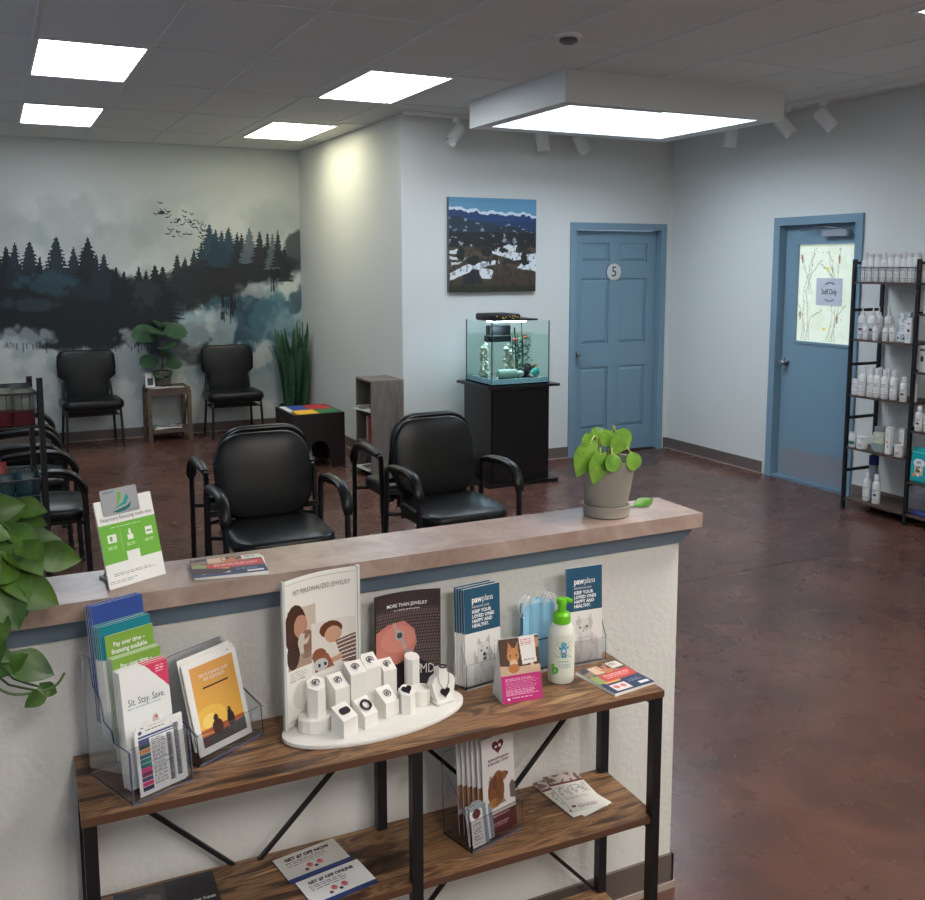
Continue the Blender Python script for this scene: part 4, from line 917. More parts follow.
# front: price list sheet
A = Art(48, 70, (240, 240, 238))
A.rect(.07, .10, .95, .135, (60, 84, 140)); A.rect(.07, .15, .95, .165, (60, 84, 140))
for k, c in enumerate(((74, 84, 130), (64, 84, 80), (226, 150, 92), (52, 100, 120), (40, 130, 118), (36, 140, 120), (206, 70, 130), (120, 36, 84), (74, 74, 120), (214, 60, 120), (52, 54, 90))): A.rect(.07, .17 + .07 * k, .30, .235 + .07 * k, c)
A.lines(.34, .19, .66, .90, 26, (120, 124, 132), 4); A.rect(.68, .19, .78, .93, (150, 152, 160)); A.rect(.84, .08, .94, .90, (150, 152, 160)); A.lines(.69, .19, .77, .93, 30, (60, 62, 72), 6, fill=.6); A.lines(.85, .09, .93, .90, 30, (60, 62, 72), 7, fill=.6); A.rect(.07, .52, .78, .535, (60, 84, 140)); A.rect(.3, .6, .78, .612, (60, 84, 140)); A.rect(.79, .03, .80, .95, (205, 205, 205)); A.ell(.12, .05, .04, .03, (60, 84, 140)); A.lines(.24, .03, .7, .07, 1, (70, 74, 84), 2)
p = hp(.004, CZ + .004)
c = card('price_list', 'colour-coded price list sheet in the lowest front pocket of the tiered brochure holder', 'leaflet', p, HA, .13, .094, .122, .0015, A)
p = hp(.0065, CZ + .004)
card('price_list', 'second price list sheet sticking out right behind the front one', 'leaflet', (p[0] + .006, p[1] + .003, p[2]), HA, .13, .094, .126, .0015, A)
# Sit. Stay. Save.
A = Art(50, 108, (243, 244, 242)); A.poly([(.52, 0), (1, 0), (1, .24)], (226, 66, 106)); A.lines(.74, .03, .93, .10, 3, (250, 220, 225), 5)
A.lines(.1, .325, .9, .345, 1, (150, 190, 200), 3)
A.ell(.42, .54, .10, .065, (226, 222, 216)); A.ell(.42, .50, .06, .035, (238, 236, 232)); A.ell(.64, .52, .09, .06, (228, 222, 214)); A.ell(.64, .47, .06, .04, (216, 196, 186)); A.poly([(.36, .53), (.45, .55), (.56, .52), (.60, .58), (.5, .62), (.4, .6)], (52, 54, 62)); A.ell(.47, .63, .06, .03, (44, 48, 58)); A.ell(.66, .46, .03, .012, (200, 90, 100))
def sst(o): text('Sit. Stay. Save.', .0185, T(0, .160, .001), mat('teal_ink', (58, 104, 124), .5), o, squeeze=.72)
B = Art(20, 60, (238, 238, 236)); B.rect(.5, 0, 1, .12, (220, 90, 110))
sheaf('brochure', 5, .034, CZ + .006, .222, A, lambda k: 'white Sit Stay Save brochure, %s of the front stack in the tiered holder' % ORD[k], 'brochure', 'white brochures in the front tier', txt=sst, fan=B, gap=.0046)
def green_art():
    A = Art(46, 90, (128, 170, 62)); A.rect(0, .24, 1, .6, (150, 138, 118)); A.mottle(0, .24, 1, .6, (96, 84, 66), 9, .5, 4); A.rect(0, .6, 1, 1, (232, 232, 226)); return A
def gtx(o): text('Pay over time –\nfinancing available.', .0130, T(-.002, .172, .001), M_WINK, o, bold=.0002, squeeze=.78)
B = Art(20, 60, (170, 200, 140)); B.rect(0, .2, 1, 1, (120, 150, 80))
sheaf('brochure', 5, .060, CZ + .052, .195, green_art(), lambda k: 'green Pay over time brochure, %s of the stack in the second tier' % ORD[k], 'brochure', 'green brochures in the second tier', txt=gtx, fan=B, gap=.0034)
os2 = sheaf('brochure', 1, .0835, CZ + .088, .198, green_art(), lambda k: 'green Pay over time brochure standing in front of the teal ones', 'brochure', None, txt=gtx)
B = Art(20, 60, (0, 128, 142)); B.rect(0, .3, 1, 1, (226, 228, 226))
sheaf('brochure', 4, .088, CZ + .092, .212, B, lambda k: 'teal topped brochure, %s of the stack in the third tier' % ORD[k], 'brochure', 'teal brochures in the third tier', gap=.0045, w=.104, sh=.005, dx=.0018)
B = Art(20, 60, (42, 74, 150)); 
sheaf('brochure', 4, .109, CZ + .118, .222, B, lambda k: 'plain blue brochure, %s of the stack in the rear top tier' % ORD[k], 'brochure', 'blue brochures in the top tier', gap=.0036, w=.104, sh=.007, dx=.0018)

# ---- sunset booklets in their own clear holder
SA = .49; sp = Vector((.384, 1.8665, CZ)); sb = Vector((-math.sin(SA), math.cos(SA), 0))
A = Art(62, 92, (240, 240, 238)); U, V = A.U, A.V; ins = (U > .10) & (U < .92) & (V > .04) & (V < .93)
t_ = np.clip((V - .04) / .89, 0, 1)[..., None]; colr = np.array((226, 166, 92)) * (1 - t_) + np.array((242, 186, 70)) * t_
A.c = np.where(ins[..., None], colr, A.c); A.put(ins & (((U - .32) / .3) ** 2 + ((V - .66) / .16) ** 2 < 1), (252, 208, 96), .6); A.put(ins & (((U - .3) / .14) ** 2 + ((V - .67) / .08) ** 2 < 1), (255, 228, 140), .7)
A.put(ins & (V > .74), (190, 96, 52)); A.put(ins & (V > .76 + .1 * U) & (V < .80 + .02 * U), (232, 150, 96)); A.put(ins & (V > .82), (84, 60, 60)); A.poly([(.24, .84), (.92, .78), (.92, .9), (.24, .93)], (74, 72, 78)); A.put(~ins, (240, 240, 238))
A.ell(.40, .66, .045, .04, (70, 34, 34)); A.ell(.41, .76, .10, .085, (72, 36, 36)); A.ell(.66, .66, .04, .03, (40, 26, 28)); A.poly([(.63, .62), (.67, .6), (.70, .64)], (40, 26, 28)); A.ell(.67, .74, .07, .085, (40, 28, 30))
sh = thing('leaflet_holder', 'clear acrylic holder with sunset booklets beside the tiered brochure holder', 'brochure holder', T(sp.x, sp.y, CZ + .0008) @ RZ(SA))
q = MB(); w2 = .083
MB().prism([(x, y) for x, y in rrect(w2 * 2, .20, .022, 4)], 0, .002, T(0, .045, 0) @ RX(-.26) @ STAND @ T(0, .100, 0)).build('back_plate', M_ACRYL, sh)
for s in (-1, 1): q.prism([(-.012, 0), (.05, 0), (.075, .085), (.055, .09), (-.008, .06)], 0, .002, T(s * w2 - .001, 0, 0) @ RZ(PI / 2) @ STAND)
q.build_each('side_wall', M_ACRYL, sh)
MB().box(-w2, w2, -.014, .05, 0, .002).build('base_plate', M_ACRYL, sh)
MB().box(-w2, w2, 0, .06, 0, .002, T(0, -.012, .002) @ RX(-.1) @ STAND).build('front_lip', M_ACRYL, sh)
q = MB(); Mb = T(0, .0445, 0) @ RX(-.26) @ STAND @ T(0, .100, 0); ol = [(x, y, 0) for x, y in rrect(w2 * 2, .20, .022, 4)]; q.tube(ol + ol[:1], .0009, Mb, n=4); q.tube([(-w2, -.0135, .002), (w2, -.0135, .002)], .0016, n=4)
for s in (-1, 1): q.tube([(s * w2, -.014, .062), (s * w2, .052, .09), (s * w2, .075, .086)], .0009, n=4)
q.build_each('polished_edge', MATS['acrylic_edge'], sh)
for k in range(4):
    A_ = A if k == 0 else None
    B = Art(30, 40, (238, 236, 232)); B.rect(.15, .04, .9, .16, (228, 180, 124)); B.mottle(0, .0, 1, .3, (238, 238, 236), 7, .55, k); B.poly([(.4, .12), (.9, .04), (.9, .10)], (84, 84, 90))
    off = .0035 + .004 * k
    c = card('booklet', ('sunset booklet showing a person and a dog, frontmost in its clear holder', 'booklet right behind the sunset booklet', 'booklet with torn-looking top edge, third in the sunset holder', 'rearmost booklet in the sunset holder')[k], 'booklet',
             (sp.x + sb.x * off - .001 * k, sp.y + sb.y * off, CZ + .008 + .004 * k), SA + (0, .04, -.03, .02)[k], .26 , .134, .180, .0018, A if k == 0 else B, 'booklets in the sunset holder')
    if k == 0:
        text('PRE PLANNING AND\nPET KEEPSAKES', .0092, T(.002, .146, .001), M_WINK, c, squeeze=.86); text('LAPS OF LOVE CARE', .0055, T(.002, .138, .001), M_INK, c) if 0 else None
        q = MB(); q.box(-.03, .034, .1245, .1275, .0008, .0011); q.build('lettering', M_INK, c)

# ---- white oval jewellery display
JZ = CZ + .0005
jb = thing('display_plinth', 'white oval display plinth carrying the jewellery blocks and the tall curved sign', 'display base', T(.700, 1.855, JZ) @ RZ(.07))
el = [(.210 * math.cos(2 * PI * k / 56), .099 * math.sin(2 * PI * k / 56)) for k in range(56)]
m_satin = mat('satin_white', (236, 234, 228), .45)
MB().loft(el, [(.985, 0), (1, .002), (1, .009), (.985, .011)]).build('base_plate', m_satin, jb)
JT = JZ + .0115
cs = thing('curved_sign', 'tall curved white jewellery sign with pet photos at the left of the oval plinth', 'sign', T(.593, 1.886, JT) @ RZ(.22))
def bow_panel(w, h, bow, z0, n=20, t=.003):
    v = []; f = []
    for i in range(n + 1):
        x = -w / 2 + w * i / n; yb = bow * (1 - (2 * i / n - 1) ** 2)
        v += [(x, yb, z0), (x, yb, z0 + h), (x, yb + t, z0 + h), (x, yb + t, z0)]
    for i in range(n):
        for j in range(4): f.append((4 * i + j, 4 * i + 4 + j, 4 * i + 4 + (j + 1) % 4, 4 * i + (j + 1) % 4))
    f += [(3, 2, 1, 0)[::-1], (4 * n, 4 * n + 1, 4 * n + 2, 4 * n + 3)[::-1]]
    return MB().add(v, f, I4, 0, False)
bow_panel(.182, .318, .016, .0).build('acrylic_panel', m_satin, cs)
A = Art(70, 126, (236, 233, 226)); U, V = A.U, A.V
A.rect(.02, .015, .98, .018, (190, 186, 180)); A.rect(.02, .98, .98, .984, (190, 186, 180))
A.rect(.04, .20, .46, .62, (206, 190, 174)); A.ell(.16, .34, .17, .17, (74, 50, 42)); A.ell(.24, .33, .10, .08, (186, 140, 118)); A.ell(.33, .47, .12, .10, (140, 110, 88)); A.mottle(.2, .38, .45, .58, (206, 196, 184), 12, .52, 4); A.rect(.04, .52, .46, .62, (150, 122, 104), .6); A.ell(.12, .52, .1, .10, (64, 46, 40))
A.rect(.40, .34, .98, .70, (226, 220, 212)); A.ell(.66, .41, .15, .06, (104, 62, 42)); A.ell(.69, .45, .11, .06, (206, 160, 134)); A.poly([(.72, .5), (.98, .46), (.98, .68), (.8, .66)], (120, 92, 84)); 
for k in range(6): A.poly([(.74, .51 + k * .028), (.98, .475 + k * .03), (.98, .483 + k * .03), (.74, .518 + k * .028)], (228, 220, 212))
A.poly([(.48, .56), (.56, .54), (.66, .62), (.8, .6), (.8, .64), (.64, .66)], (206, 156, 130)); A.ell(.50, .58, .10, .05, (146, 92, 66)); A.poly([(.42, .60), (.62, .58), (.7, .68), (.44, .70)], (150, 96, 70)); A.ell(.52, .65, .10, .045, (196, 198, 196)); A.ell(.50, .655, .02, .014, (60, 60, 60)); A.ell(.58, .65, .02, .014, (60, 60, 60))
A.lines(.06, .64, .36, .71, 5, (150, 146, 140), 6, fill=.4); A.ell(.26, .82, .16, .10, (206, 204, 198), .6); A.rect(.5, .72, .96, .96, (224, 221, 214), .7)
art_mesh('print', A, .176, .308, M_GLOSS, cs, T(0, -.0008, .006) @ STAND, bow=.0158, x0=-.088)
text('PET PERSONALIZED JEWELRY', .0142, STAND, mat('grey_ink', (90, 88, 86), .5), cs, squeeze=.74, bow=.0158, bw=.176, off=(.004, .287))
for x in (-.0905, .0905): MB().box(x - .003, x + .003, -.003, .006, 0, .320).build('edge_strip', mat('pale_edge', (205, 208, 206), .15), cs)
ps = thing('poster_stand', 'smaller curved poster reading MORE THAN JEWELRY behind the jewellery blocks', 'sign', T(.806, 1.925, JT) @ RZ(-.05))
bow_panel(.158, .232, .012, .0).build('acrylic_panel', mat('dark_backing', (60, 52, 52), .3), ps)
A = Art(64, 88, (66, 56, 56)); U, V = A.U, A.V
A.put(((U * 26 + V * 8) % 1 > .45) & ((V * 30) % 1 > .35) & (V < .9), (112, 98, 96)); A.put((V < .16), (62, 52, 54), .8)
A.poly([(0, .36), (.2, .30), (.46, .28), (.62, .38), (.66, .52), (.58, .66), (.3, .74), (0, .76)], (198, 124, 112)); A.ell(.36, .46, .28, .14, (212, 140, 126), .8); A.poly([(0, .76), (.4, .72), (.7, .7), (1, .84), (1, 1), (0, 1)], (44, 42, 46))
for k in range(14):
    u = .30 + .24 * k / 13 ; v = .30 + .36 * k / 13; A.ell(u, v, .022, .012, (196, 194, 196)); A.ell(u, v, .01, .006, (70, 64, 66))
A.ell(.39, .43, .075, .055, (170, 168, 172)); A.ell(.39, .43, .045, .032, (78, 74, 78)); A.ell(.52, .63, .06, .04, (160, 158, 162)); A.poly([(.52, .66), (.58, .64), (.74, .79), (.70, .82)], (176, 174, 176))
art_mesh('print', A, .152, .224, M_GLOSS, ps, T(0, -.0008, .004) @ STAND, bow=.0118, x0=-.076)
text('MORE THAN JEWELRY', .0112, STAND, M_WINK, ps, bold=.0001, squeeze=.86, bow=.0118, bw=.152, off=(0, .203)); text('our everyday signature pieces', .006, STAND, M_WINK, ps, squeeze=.86, bow=.0118, bw=.152, off=(0, .192))
text('MD', .032, STAND, mat('silver_ink', (206, 204, 206), .4), ps, squeeze=.7, bow=.0118, bw=.152, off=(.048, .045))

m_sil = mat('silver', (150, 150, 154), .25, .9); m_dks = mat('dark_silver', (64, 64, 70), .3, .8)
def pend(kind, M, o):
    q = MB(); 
    if kind == 'dogtag': q.loft(rrect(.026, .016, .006, 4), [(1, 0), (1, .002)], M); return q.build('pendant', m_dks, o)
    if kind == 'ring':
        pts = [(.011 * math.cos(2 * PI * k / 16), .011 * math.sin(2 * PI * k / 16), .003) for k in range(17)]; q.tube(pts, .0028, M, n=6); return q.build('ring', m_dks, o)
    if kind == 'heart':
        P = [];
        for k in range(20):
            t = 2 * PI * k / 20; P.append((.00075 * 16 * math.sin(t) ** 3, .00075 * (13 * math.cos(t) - 5 * math.cos(2 * t) - 2 * math.cos(3 * t) - math.cos(4 * t))))
        q.prism(P, 0, .003, M); return q.build('pendant', m_dks, o)
    pts = [(.008 * math.cos(2 * PI * k / 14), .008 * math.sin(2 * PI * k / 14), .002) for k in range(15)]; q.tube(pts, .0011, M, n=5); q.ball((0, 0, .002), .005, M, n=8, sq=(1, 1, .5)); return q.build('pendant', m_sil, o)
def block(x, y, w, d, h0, h1, rot, kind, label, shape='box', z=JT):
    o = thing('jewelry_block', label, 'jewelry block', T(x, y, z) @ RZ(rot), 'white blocks showing jewellery')
    if shape == 'box':
        v = [(-w / 2, -d / 2, 0), (w / 2, -d / 2, 0), (w / 2, d / 2, 0), (-w / 2, d / 2, 0), (-w / 2, -d / 2, h0), (w / 2, -d / 2, h0), (w / 2, d / 2, h1), (-w / 2, d / 2, h1)]
        f = [(0, 3, 2, 1), (4, 5, 6, 7), (0, 1, 5, 4), (1, 2, 6, 5), (2, 3, 7, 6), (3, 0, 4, 7)]
    else:
        n = 8 if shape == 'oct' else 6; v = []
        for zz in (0, 1):
            for k in range(n):
                t = 2 * PI * (k + .5) / n; yy = d / 2 * math.sin(t); v.append((w / 2 * math.cos(t), yy, 0 if zz == 0 else h0 + (h1 - h0) * (yy / d + .5)))
        f = [tuple(reversed(range(n))), tuple(range(n, 2 * n))] + [(i, (i + 1) % n, n + (i + 1) % n, n + i) for i in range(n)]
    MB().add(v, f).build('block', m_satin, o)
    a = math.atan2(h1 - h0, d)
    if kind: pend(kind, T(0, 0, (h0 + h1) / 2 + .0006) @ RX(a), o)
    return o
MB().loft([(.037 * math.cos(2 * PI * k / 12), .03 * math.sin(2 * PI * k / 12)) for k in range(12)], [(1, 0), (1, .026), (.97, .028)], sm=False).build('riser', m_satin, None, T(.563, 1.852, JT), 'low white round riser under the leftmost jewellery block', 'riser')
block(.566, 1.852, .042, .036, .060, .078, -.1, 'oval', 'leftmost jewellery block, six-sided, standing on the low riser', 'hex', JT + .0285)
block(.618, 1.864, .036, .036, .078, .098, .25, 'oval', 'tall white block second from left in the rear row', 'box')
block(.661, 1.874, .038, .034, .098, .114, .12, 'oval', 'tallest white jewellery block, centre of the rear row', 'box')
block(.705, 1.903, .036, .036, .092, .112, .15, 'oval', 'tall white block right of the tallest one', 'box')
block(.750, 1.915, .032, .032, .072, .088, .1, 'oval', 'medium white block in the rear row in front of the poster', 'box')
block(.806, 1.905, .034, .034, .088, .096, .1, None, 'eight-sided tall white block under the poster keychain', 'oct')
block(.612, 1.806, .040, .038, .036, .056, .42, 'dogtag', 'front white block carrying a dark tag pendant', 'box')
block(.664, 1.822, .036, .038, .028, .052, .35, 'ring', 'front white block carrying a dark ring', 'box')
block(.722, 1.845, .036, .038, .034, .056, .3, 'oval', 'front white block with a small dark pendant, right of the ring', 'box')
block(.764, 1.835, .038, .034, .042, .056, .1, 'heart', 'six-sided front block with a heart pendant, rightmost of the blocks', 'hex')
MB().lathe([(.022, 0), (.022, .034), (.020, .036), (.001, .036)], n=24).build('riser', m_satin, None, T(.808, 1.863, JT), 'low white round riser between heart block and necklace bust', 'riser')
nb = thing('necklace_bust', 'small white necklace bust with dark heart pendant right on the oval plinth', 'necklace bust', T(.855, 1.845, JT) @ RZ(.15))
ol = [(-.018, 0), (.018, 0), (.022, .012), (.031, .045), (.024, .058), (.011, .064), (.009, .078), (-.009, .078), (-.011, .064), (-.024, .058), (-.031, .045), (-.022, .012)]
MB().prism(ol, -.010, .010, RX(-.15) @ STAND).build('bust', m_satin, nb); MB().bevbox(-.024, .024, -.016, .016, 0, .008, .006).build('foot', m_satin, nb)
q = MB(); MN = RX(-.15) @ STAND; q.tube(smooth_path([(-.014, .062, .011), (-.012, .045, .0125), (0, .030, .013), (.012, .045, .0125), (.014, .062, .011)]), .0008, MN, n=5); q.build('chain', m_sil, nb)
pend('heart', MN @ T(0, .024, .011), nb); pend('ring', T(0, 0, .080) @ S(.7, .7, .7), nb)

# ---- dog and cat brochure stacks
def animal_art(cat):
    A = Art(48, 108, (236, 234, 230)); A.rect(0, 0, 1, .46, (34, 84, 112))
    if not cat:
        A.ell(.56, .88, .34, .22, (214, 212, 208)); A.ell(.52, .68, .20, .11, (222, 220, 216)); A.poly([(.34, .60), (.37, .52), (.46, .58)], (190, 186, 180)); A.poly([(.58, .57), (.68, .51), (.70, .60)], (190, 186, 180))
        A.mottle(.25, .58, .85, 1, (178, 174, 170), 16, .60, 3, .7); A.ell(.45, .66, .022, .011, (30, 30, 30)); A.ell(.62, .65, .022, .011, (30, 30, 30)); A.ell(.54, .705, .04, .018, (28, 28, 30)); A.ell(.55, .75, .05, .02, (110, 86, 84))
    else:
        A.ell(.55, .88, .36, .20, (216, 212, 208)); A.ell(.48, .64, .24, .10, (224, 220, 216)); A.poly([(.28, .60), (.32, .50), (.44, .56)], (214, 206, 202)); A.poly([(.56, .56), (.70, .49), (.70, .60)], (214, 206, 202)); A.mottle(.2, .55, .85, 1, (184, 180, 178), 14, .62, 5, .6)
        A.ell(.38, .635, .03, .012, (70, 76, 80)); A.ell(.57, .63, .03, .012, (70, 76, 80)); A.ell(.47, .675, .02, .009, (176, 130, 124)); A.rect(.30, .735, .64, .742, (120, 118, 116), .6); A.ell(.2, .9, .1, .1, (196, 192, 188), .6)
    return A
def paw_stack(x, y, ang, cat, n, lab, grp):
    o = thing('brochure_holder', 'narrow clear holder with the blue %s brochures' % ('cat' if cat else 'dog'), 'brochure holder', T(x, y, CZ + .0006) @ RZ(ang))
    q = MB(); 
    for s in (-1, 1): q.prism([(-.007, 0), (.045, 0), (.045, .15), (-.005, .06)], 0, .002, T(s * .0545 - .001, 0, 0) @ RZ(PI / 2) @ STAND)
    q.build_each('side_wall', M_ACRYL, o); MB().box(-.053, .053, -.007, .045, 0, .002).build('base_plate', M_ACRYL, o); MB().box(-.053, .053, .002, .06, 0, .0015, T(0, -.0055, 0) @ STAND).build('front_lip', M_ACRYL, o)
    q = MB(); q.tube([(-.055, -.007, .06), (-.055, .045, .15)], .0008, n=4); q.tube([(.055, -.007, .06), (.055, .045, .15)], .0008, n=4); q.tube([(-.055, -.0075, .001), (.055, -.0075, .001)], .0012, n=4); q.build_each('polished_edge', mat('clear_edge', (170, 178, 182), .2), o)
    A = animal_art(cat); B = Art(10, 24, (236, 234, 230)); B.rect(0, 0, 1, .46, (34, 84, 112))
    for k in range(n):
        px, py = -.004 * k * (0 if cat and k else 1), .0035 + .0045 * k
        w = .1; h = (.238 if cat else .232) - .0015 * (k % 2)
        P = T(x, y, 0) @ RZ(ang) @ Vector((px, py, CZ + .0035 + .001 * k))
        c = card('brochure', '%s, %s of the stack' % (lab, ORD[k]), 'brochure', P, ang, .04, w, h, .0016, A if k == 0 else B, grp)
        if k == 0:
            text('paw', .021, T(-.029, .203, .001), M_WINK, c, bold=.0007, squeeze=.8, align='LEFT'); text('plans', .021, T(.0, .203, .001), M_WINK, c, squeeze=.72, align='LEFT')
            text('PREVENTIVE CARE', .0066, T(-.029, .186, .001), M_WINK, c, align='LEFT', squeeze=.9)
            text('KEEP YOUR\nLOVED ONES\nHAPPY AND\nHEALTHY.', .0112, T(-.029, .158, .001), M_WINK, c, bold=.0004, squeeze=.92, align='LEFT', lead=1.0)
paw_stack(.990, 1.905, .12, False, 5, 'blue brochure with a white terrier beside the jewellery display', 'blue dog brochures')
paw_stack(1.270, 1.905, -.06, True, 2, 'blue brochure with a white cat in the rightmost clear holder', 'blue cat brochures')

# ---- face masks, hand soap, tent card, flyers
m_mask = mat('light_blue_mask', (184, 218, 234), .75)
mh = thing('mask_box', 'clear cup with dark blue rim holding the face masks between the brochure stacks', 'cup', T(1.142, 1.925, CZ + .0005))
q = MB(); q.lathe([(.036, 0), (.04, .004), (.042, .085), (.0395, .085), (.0375, .008), (.001, .006)], T(0, 0, 0) @ S(1.15, .62, 1), n=28); q.build('cup_body', M_ACRYL, mh)
q = MB(); q.tube([(.0489 * math.cos(2 * PI * k / 28), .0265 * math.sin(2 * PI * k / 28), .086) for k in range(29)], .0018, n=5); q.build('rim', mat('navy_rim', (44, 70, 104), .4), mh)
for k in range(7):
    v = []; f = []; nx_, nz_ = 4, 15
    for j in range(nz_ + 1):
        for i in range(nx_ + 1):
            u = i / nx_ - .5; v.append((u * (.070 if j > 3 else .058), .0016 * (i % 2) , .165 * j / nz_))
    q = MB(); cols_ = 9; v = []
    for j in range(9):
        for i in range(cols_ + 1): u = i / cols_ - .5; v.append((u * .084, .0028 * ((i % 3) - 1) * .5 + .004 * math.cos(u * 3), .158 * j / 8 + (.002 * math.cos(u * 5) if j == 8 else 0)))
    for j in range(8):
        for i in range(cols_): a = j * (cols_ + 1) + i; f.append((a, a + 1, a + cols_ + 2, a + cols_ + 1))
    nv = len(v); v += [(x, y + .0012, z) for x, y, z in v]; f += [tuple(reversed([a + nv for a in g_])) for g_ in f]
    q.add(v, f); 
    mo = thing('face_mask', 'pleated light blue face mask, %s from the front in the clear cup' % ('first', 'second', 'third', 'fourth', 'fifth', 'sixth', 'seventh')[k], 'face mask', T(1.142 + .003 * ((k * 5) % 4 - 1.5), 1.909 + .0042 * k, CZ + .012 + .003 * (k % 3)) @ RZ(.04 * (k % 3 - 1)), 'blue face masks in the clear cup')
    q.build('mask_cloth', m_mask if k % 4 else mat('blue_mask_deep', (146, 200, 230), .75), mo)
    q = MB()
    for s in (-1, 1): q.tube(smooth_path([(s * .038, 0, .13), (s * .050, -.004, .140 + .008 * (k % 3)), (s * .028, 0, .172), (s * .016, .002, .155)]), .0011, n=5)
    q.build_each('ear_loop', M_WHITE, mo)

hs = thing('soap_bottle', 'white foaming hand soap bottle with bright green pump', 'soap bottle', T(1.162, 1.845, CZ + .0005) @ RZ(-.42) @ S(.92, .92, .95))
q = MB(); q.lathe([(.030, 0), (.033, .004), (.034, .03), (.034, .11), (.032, .135), (.024, .150), (.020, .155)], S(1.0, .78, 1), n=32); bt = q.build('bottle_body', mat('bottle_white', (232, 236, 222), .3), hs)
m_lime = mat('lime_plastic', (112, 200, 40), .35)
q = MB(); q.lathe([(.0195, .150), (.023, .152), (.023, .172), (.019, .176), (.011, .180), (.010, .196), (.014, .198), (.014, .208), (.012, .212), (.001, .213)], n=24); q.tube([(0, 0, .206), (.014, -.004, .209), (.026, -.008, .206)], [.008, .007, .005], n=8); q.build('pump', m_lime, hs)
def wrap(M_, w, h, art, parent, rx, ry, z0, name='label_print'):     # label following an elliptical body, centred on -y
    nx, ny = art.nx, art.ny; v = []; f = []
    for j in range(ny + 1):
        for i in range(nx + 1):
            t = (i / nx - .5) * w / rx; v.append((rx * math.sin(t), -ry * math.cos(t), z0 + h * (1 - j / ny)))
    for j in range(ny):
        for i in range(nx): a = j * (nx + 1) + i; f.append((a, a + nx + 1, a + nx + 2, a + 1))
    me = bpy.data.meshes.new(name); me.from_pydata(v, [], f); at = me.color_attributes.new('Col', 'FLOAT_COLOR', 'CORNER')
    cc = np.ones((ny * nx, 4, 4)); cc[:, :, :3] = lin(np.clip(art.c, 0, 255)).reshape(-1, 1, 3); at.data.foreach_set('color', cc.ravel()); me.materials.append(M_PRINT); me.polygons.foreach_set('use_smooth', [True] * len(f))
    o = bpy.data.objects.new(name, me); COL.objects.link(o); o.parent = parent; return o
A = Art(40, 70, (232, 236, 222)); A.mottle(.1, .15, .95, .55, (180, 160, 60), 26, .70, 3, .8); A.mottle(.1, .15, .95, .55, (90, 150, 180), 22, .70, 8, .8)
A.ell(.55, .22, .12, .07, (96, 176, 200)); A.ell(.55, .36, .13, .10, (72, 156, 190)); A.ell(.40, .31, .06, .03, (72, 156, 190)); A.ell(.72, .29, .06, .03, (72, 156, 190)); A.ell(.49, .48, .05, .05, (60, 140, 176)); A.ell(.62, .48, .05, .05, (60, 140, 176)); A.ell(.55, .37, .07, .05, (200, 226, 230))
A.lines(.36, .62, .92, .66, 1, (80, 170, 180), 4); A.lines(.36, .69, .9, .80, 4, (150, 170, 176), 5)
lb = wrap(I4, .062, .105, A, bt, .0344, .0269, .02); text('b', .034, T(-.019, -.0275, .040) @ STAND, mat('green_ink', (80, 160, 50), .5), bt, bold=.0016)

TC = thing('tent_card', 'pink tent card with a ginger cat photo in front of the soap bottle', 'tent card', T(1.027, 1.788, CZ + .0008) @ RZ(-.10))
th_, tdp, tw_ = .140, .062, .098; ln = math.atan2(tdp / 2, th_)
A = Art(50, 70, (110, 78, 60)); U, V = A.U, A.V
A.rect(0, 0, 1, .56, (84, 60, 50)); A.rect(0, .46, 1, .58, (214, 186, 160)); A.poly([(0, .42), (1, .5), (1, .58), (0, .58)], (206, 176, 148)); A.ell(.34, .28, .15, .12, (204, 140, 86)); A.poly([(.2, .22), (.24, .06), (.34, .18)], (196, 128, 76)); A.poly([(.38, .18), (.48, .07), (.48, .24)], (196, 128, 76)); A.ell(.27, .28, .024, .02, (70, 90, 60)); A.ell(.42, .28, .024, .02, (70, 90, 60)); A.ell(.34, .40, .10, .06, (226, 196, 164)); A.ell(.34, .48, .14, .07, (190, 120, 70)); A.ell(.94, .12, .08, .08, (196, 140, 100)); A.ell(.8, .47, .05, .05, (226, 190, 160))
A.poly([(.50, .0), (.90, .0), (.92, .42), (.56, .44)], (238, 234, 228)); A.lines(.55, .05, .88, .16, 4, (206, 90, 120), 6); A.lines(.6, .36, .86, .4, 1, (160, 150, 146), 7); 
A.rect(0, .58, 1, 1, (196, 42, 120)); A.lines(.1, .63, .95, .90, 11, (238, 190, 214), 8, fill=.5); A.ell(.16, .94, .035, .02, (245, 230, 240)); A.lines(.24, .92, .9, .95, 1, (240, 210, 226), 4)
MF = RX(-ln) @ STAND; hh = math.hypot(th_, tdp / 2)
MB().box(-tw_ / 2, tw_ / 2, 0, hh, -.0012, 0, MF).build('front_panel', M_PAPER, TC); art_mesh('print', A, tw_, hh, M_PRINT, TC, MF @ T(0, 0, .0005), x0=-tw_ / 2)
MB().box(-tw_ / 2, tw_ / 2, 0, hh, 0, .0012, T(0, tdp, 0) @ RX(ln) @ STAND).build('back_panel', M_PAPER, TC); MB().prism([(0.001, 0.0), (tdp - .001, 0), (tdp / 2, th_)], 0, .001, T(-tw_ / 2, 0, 0) @ RZ(PI / 2) @ STAND).build('side_gusset', M_PAPER, TC)

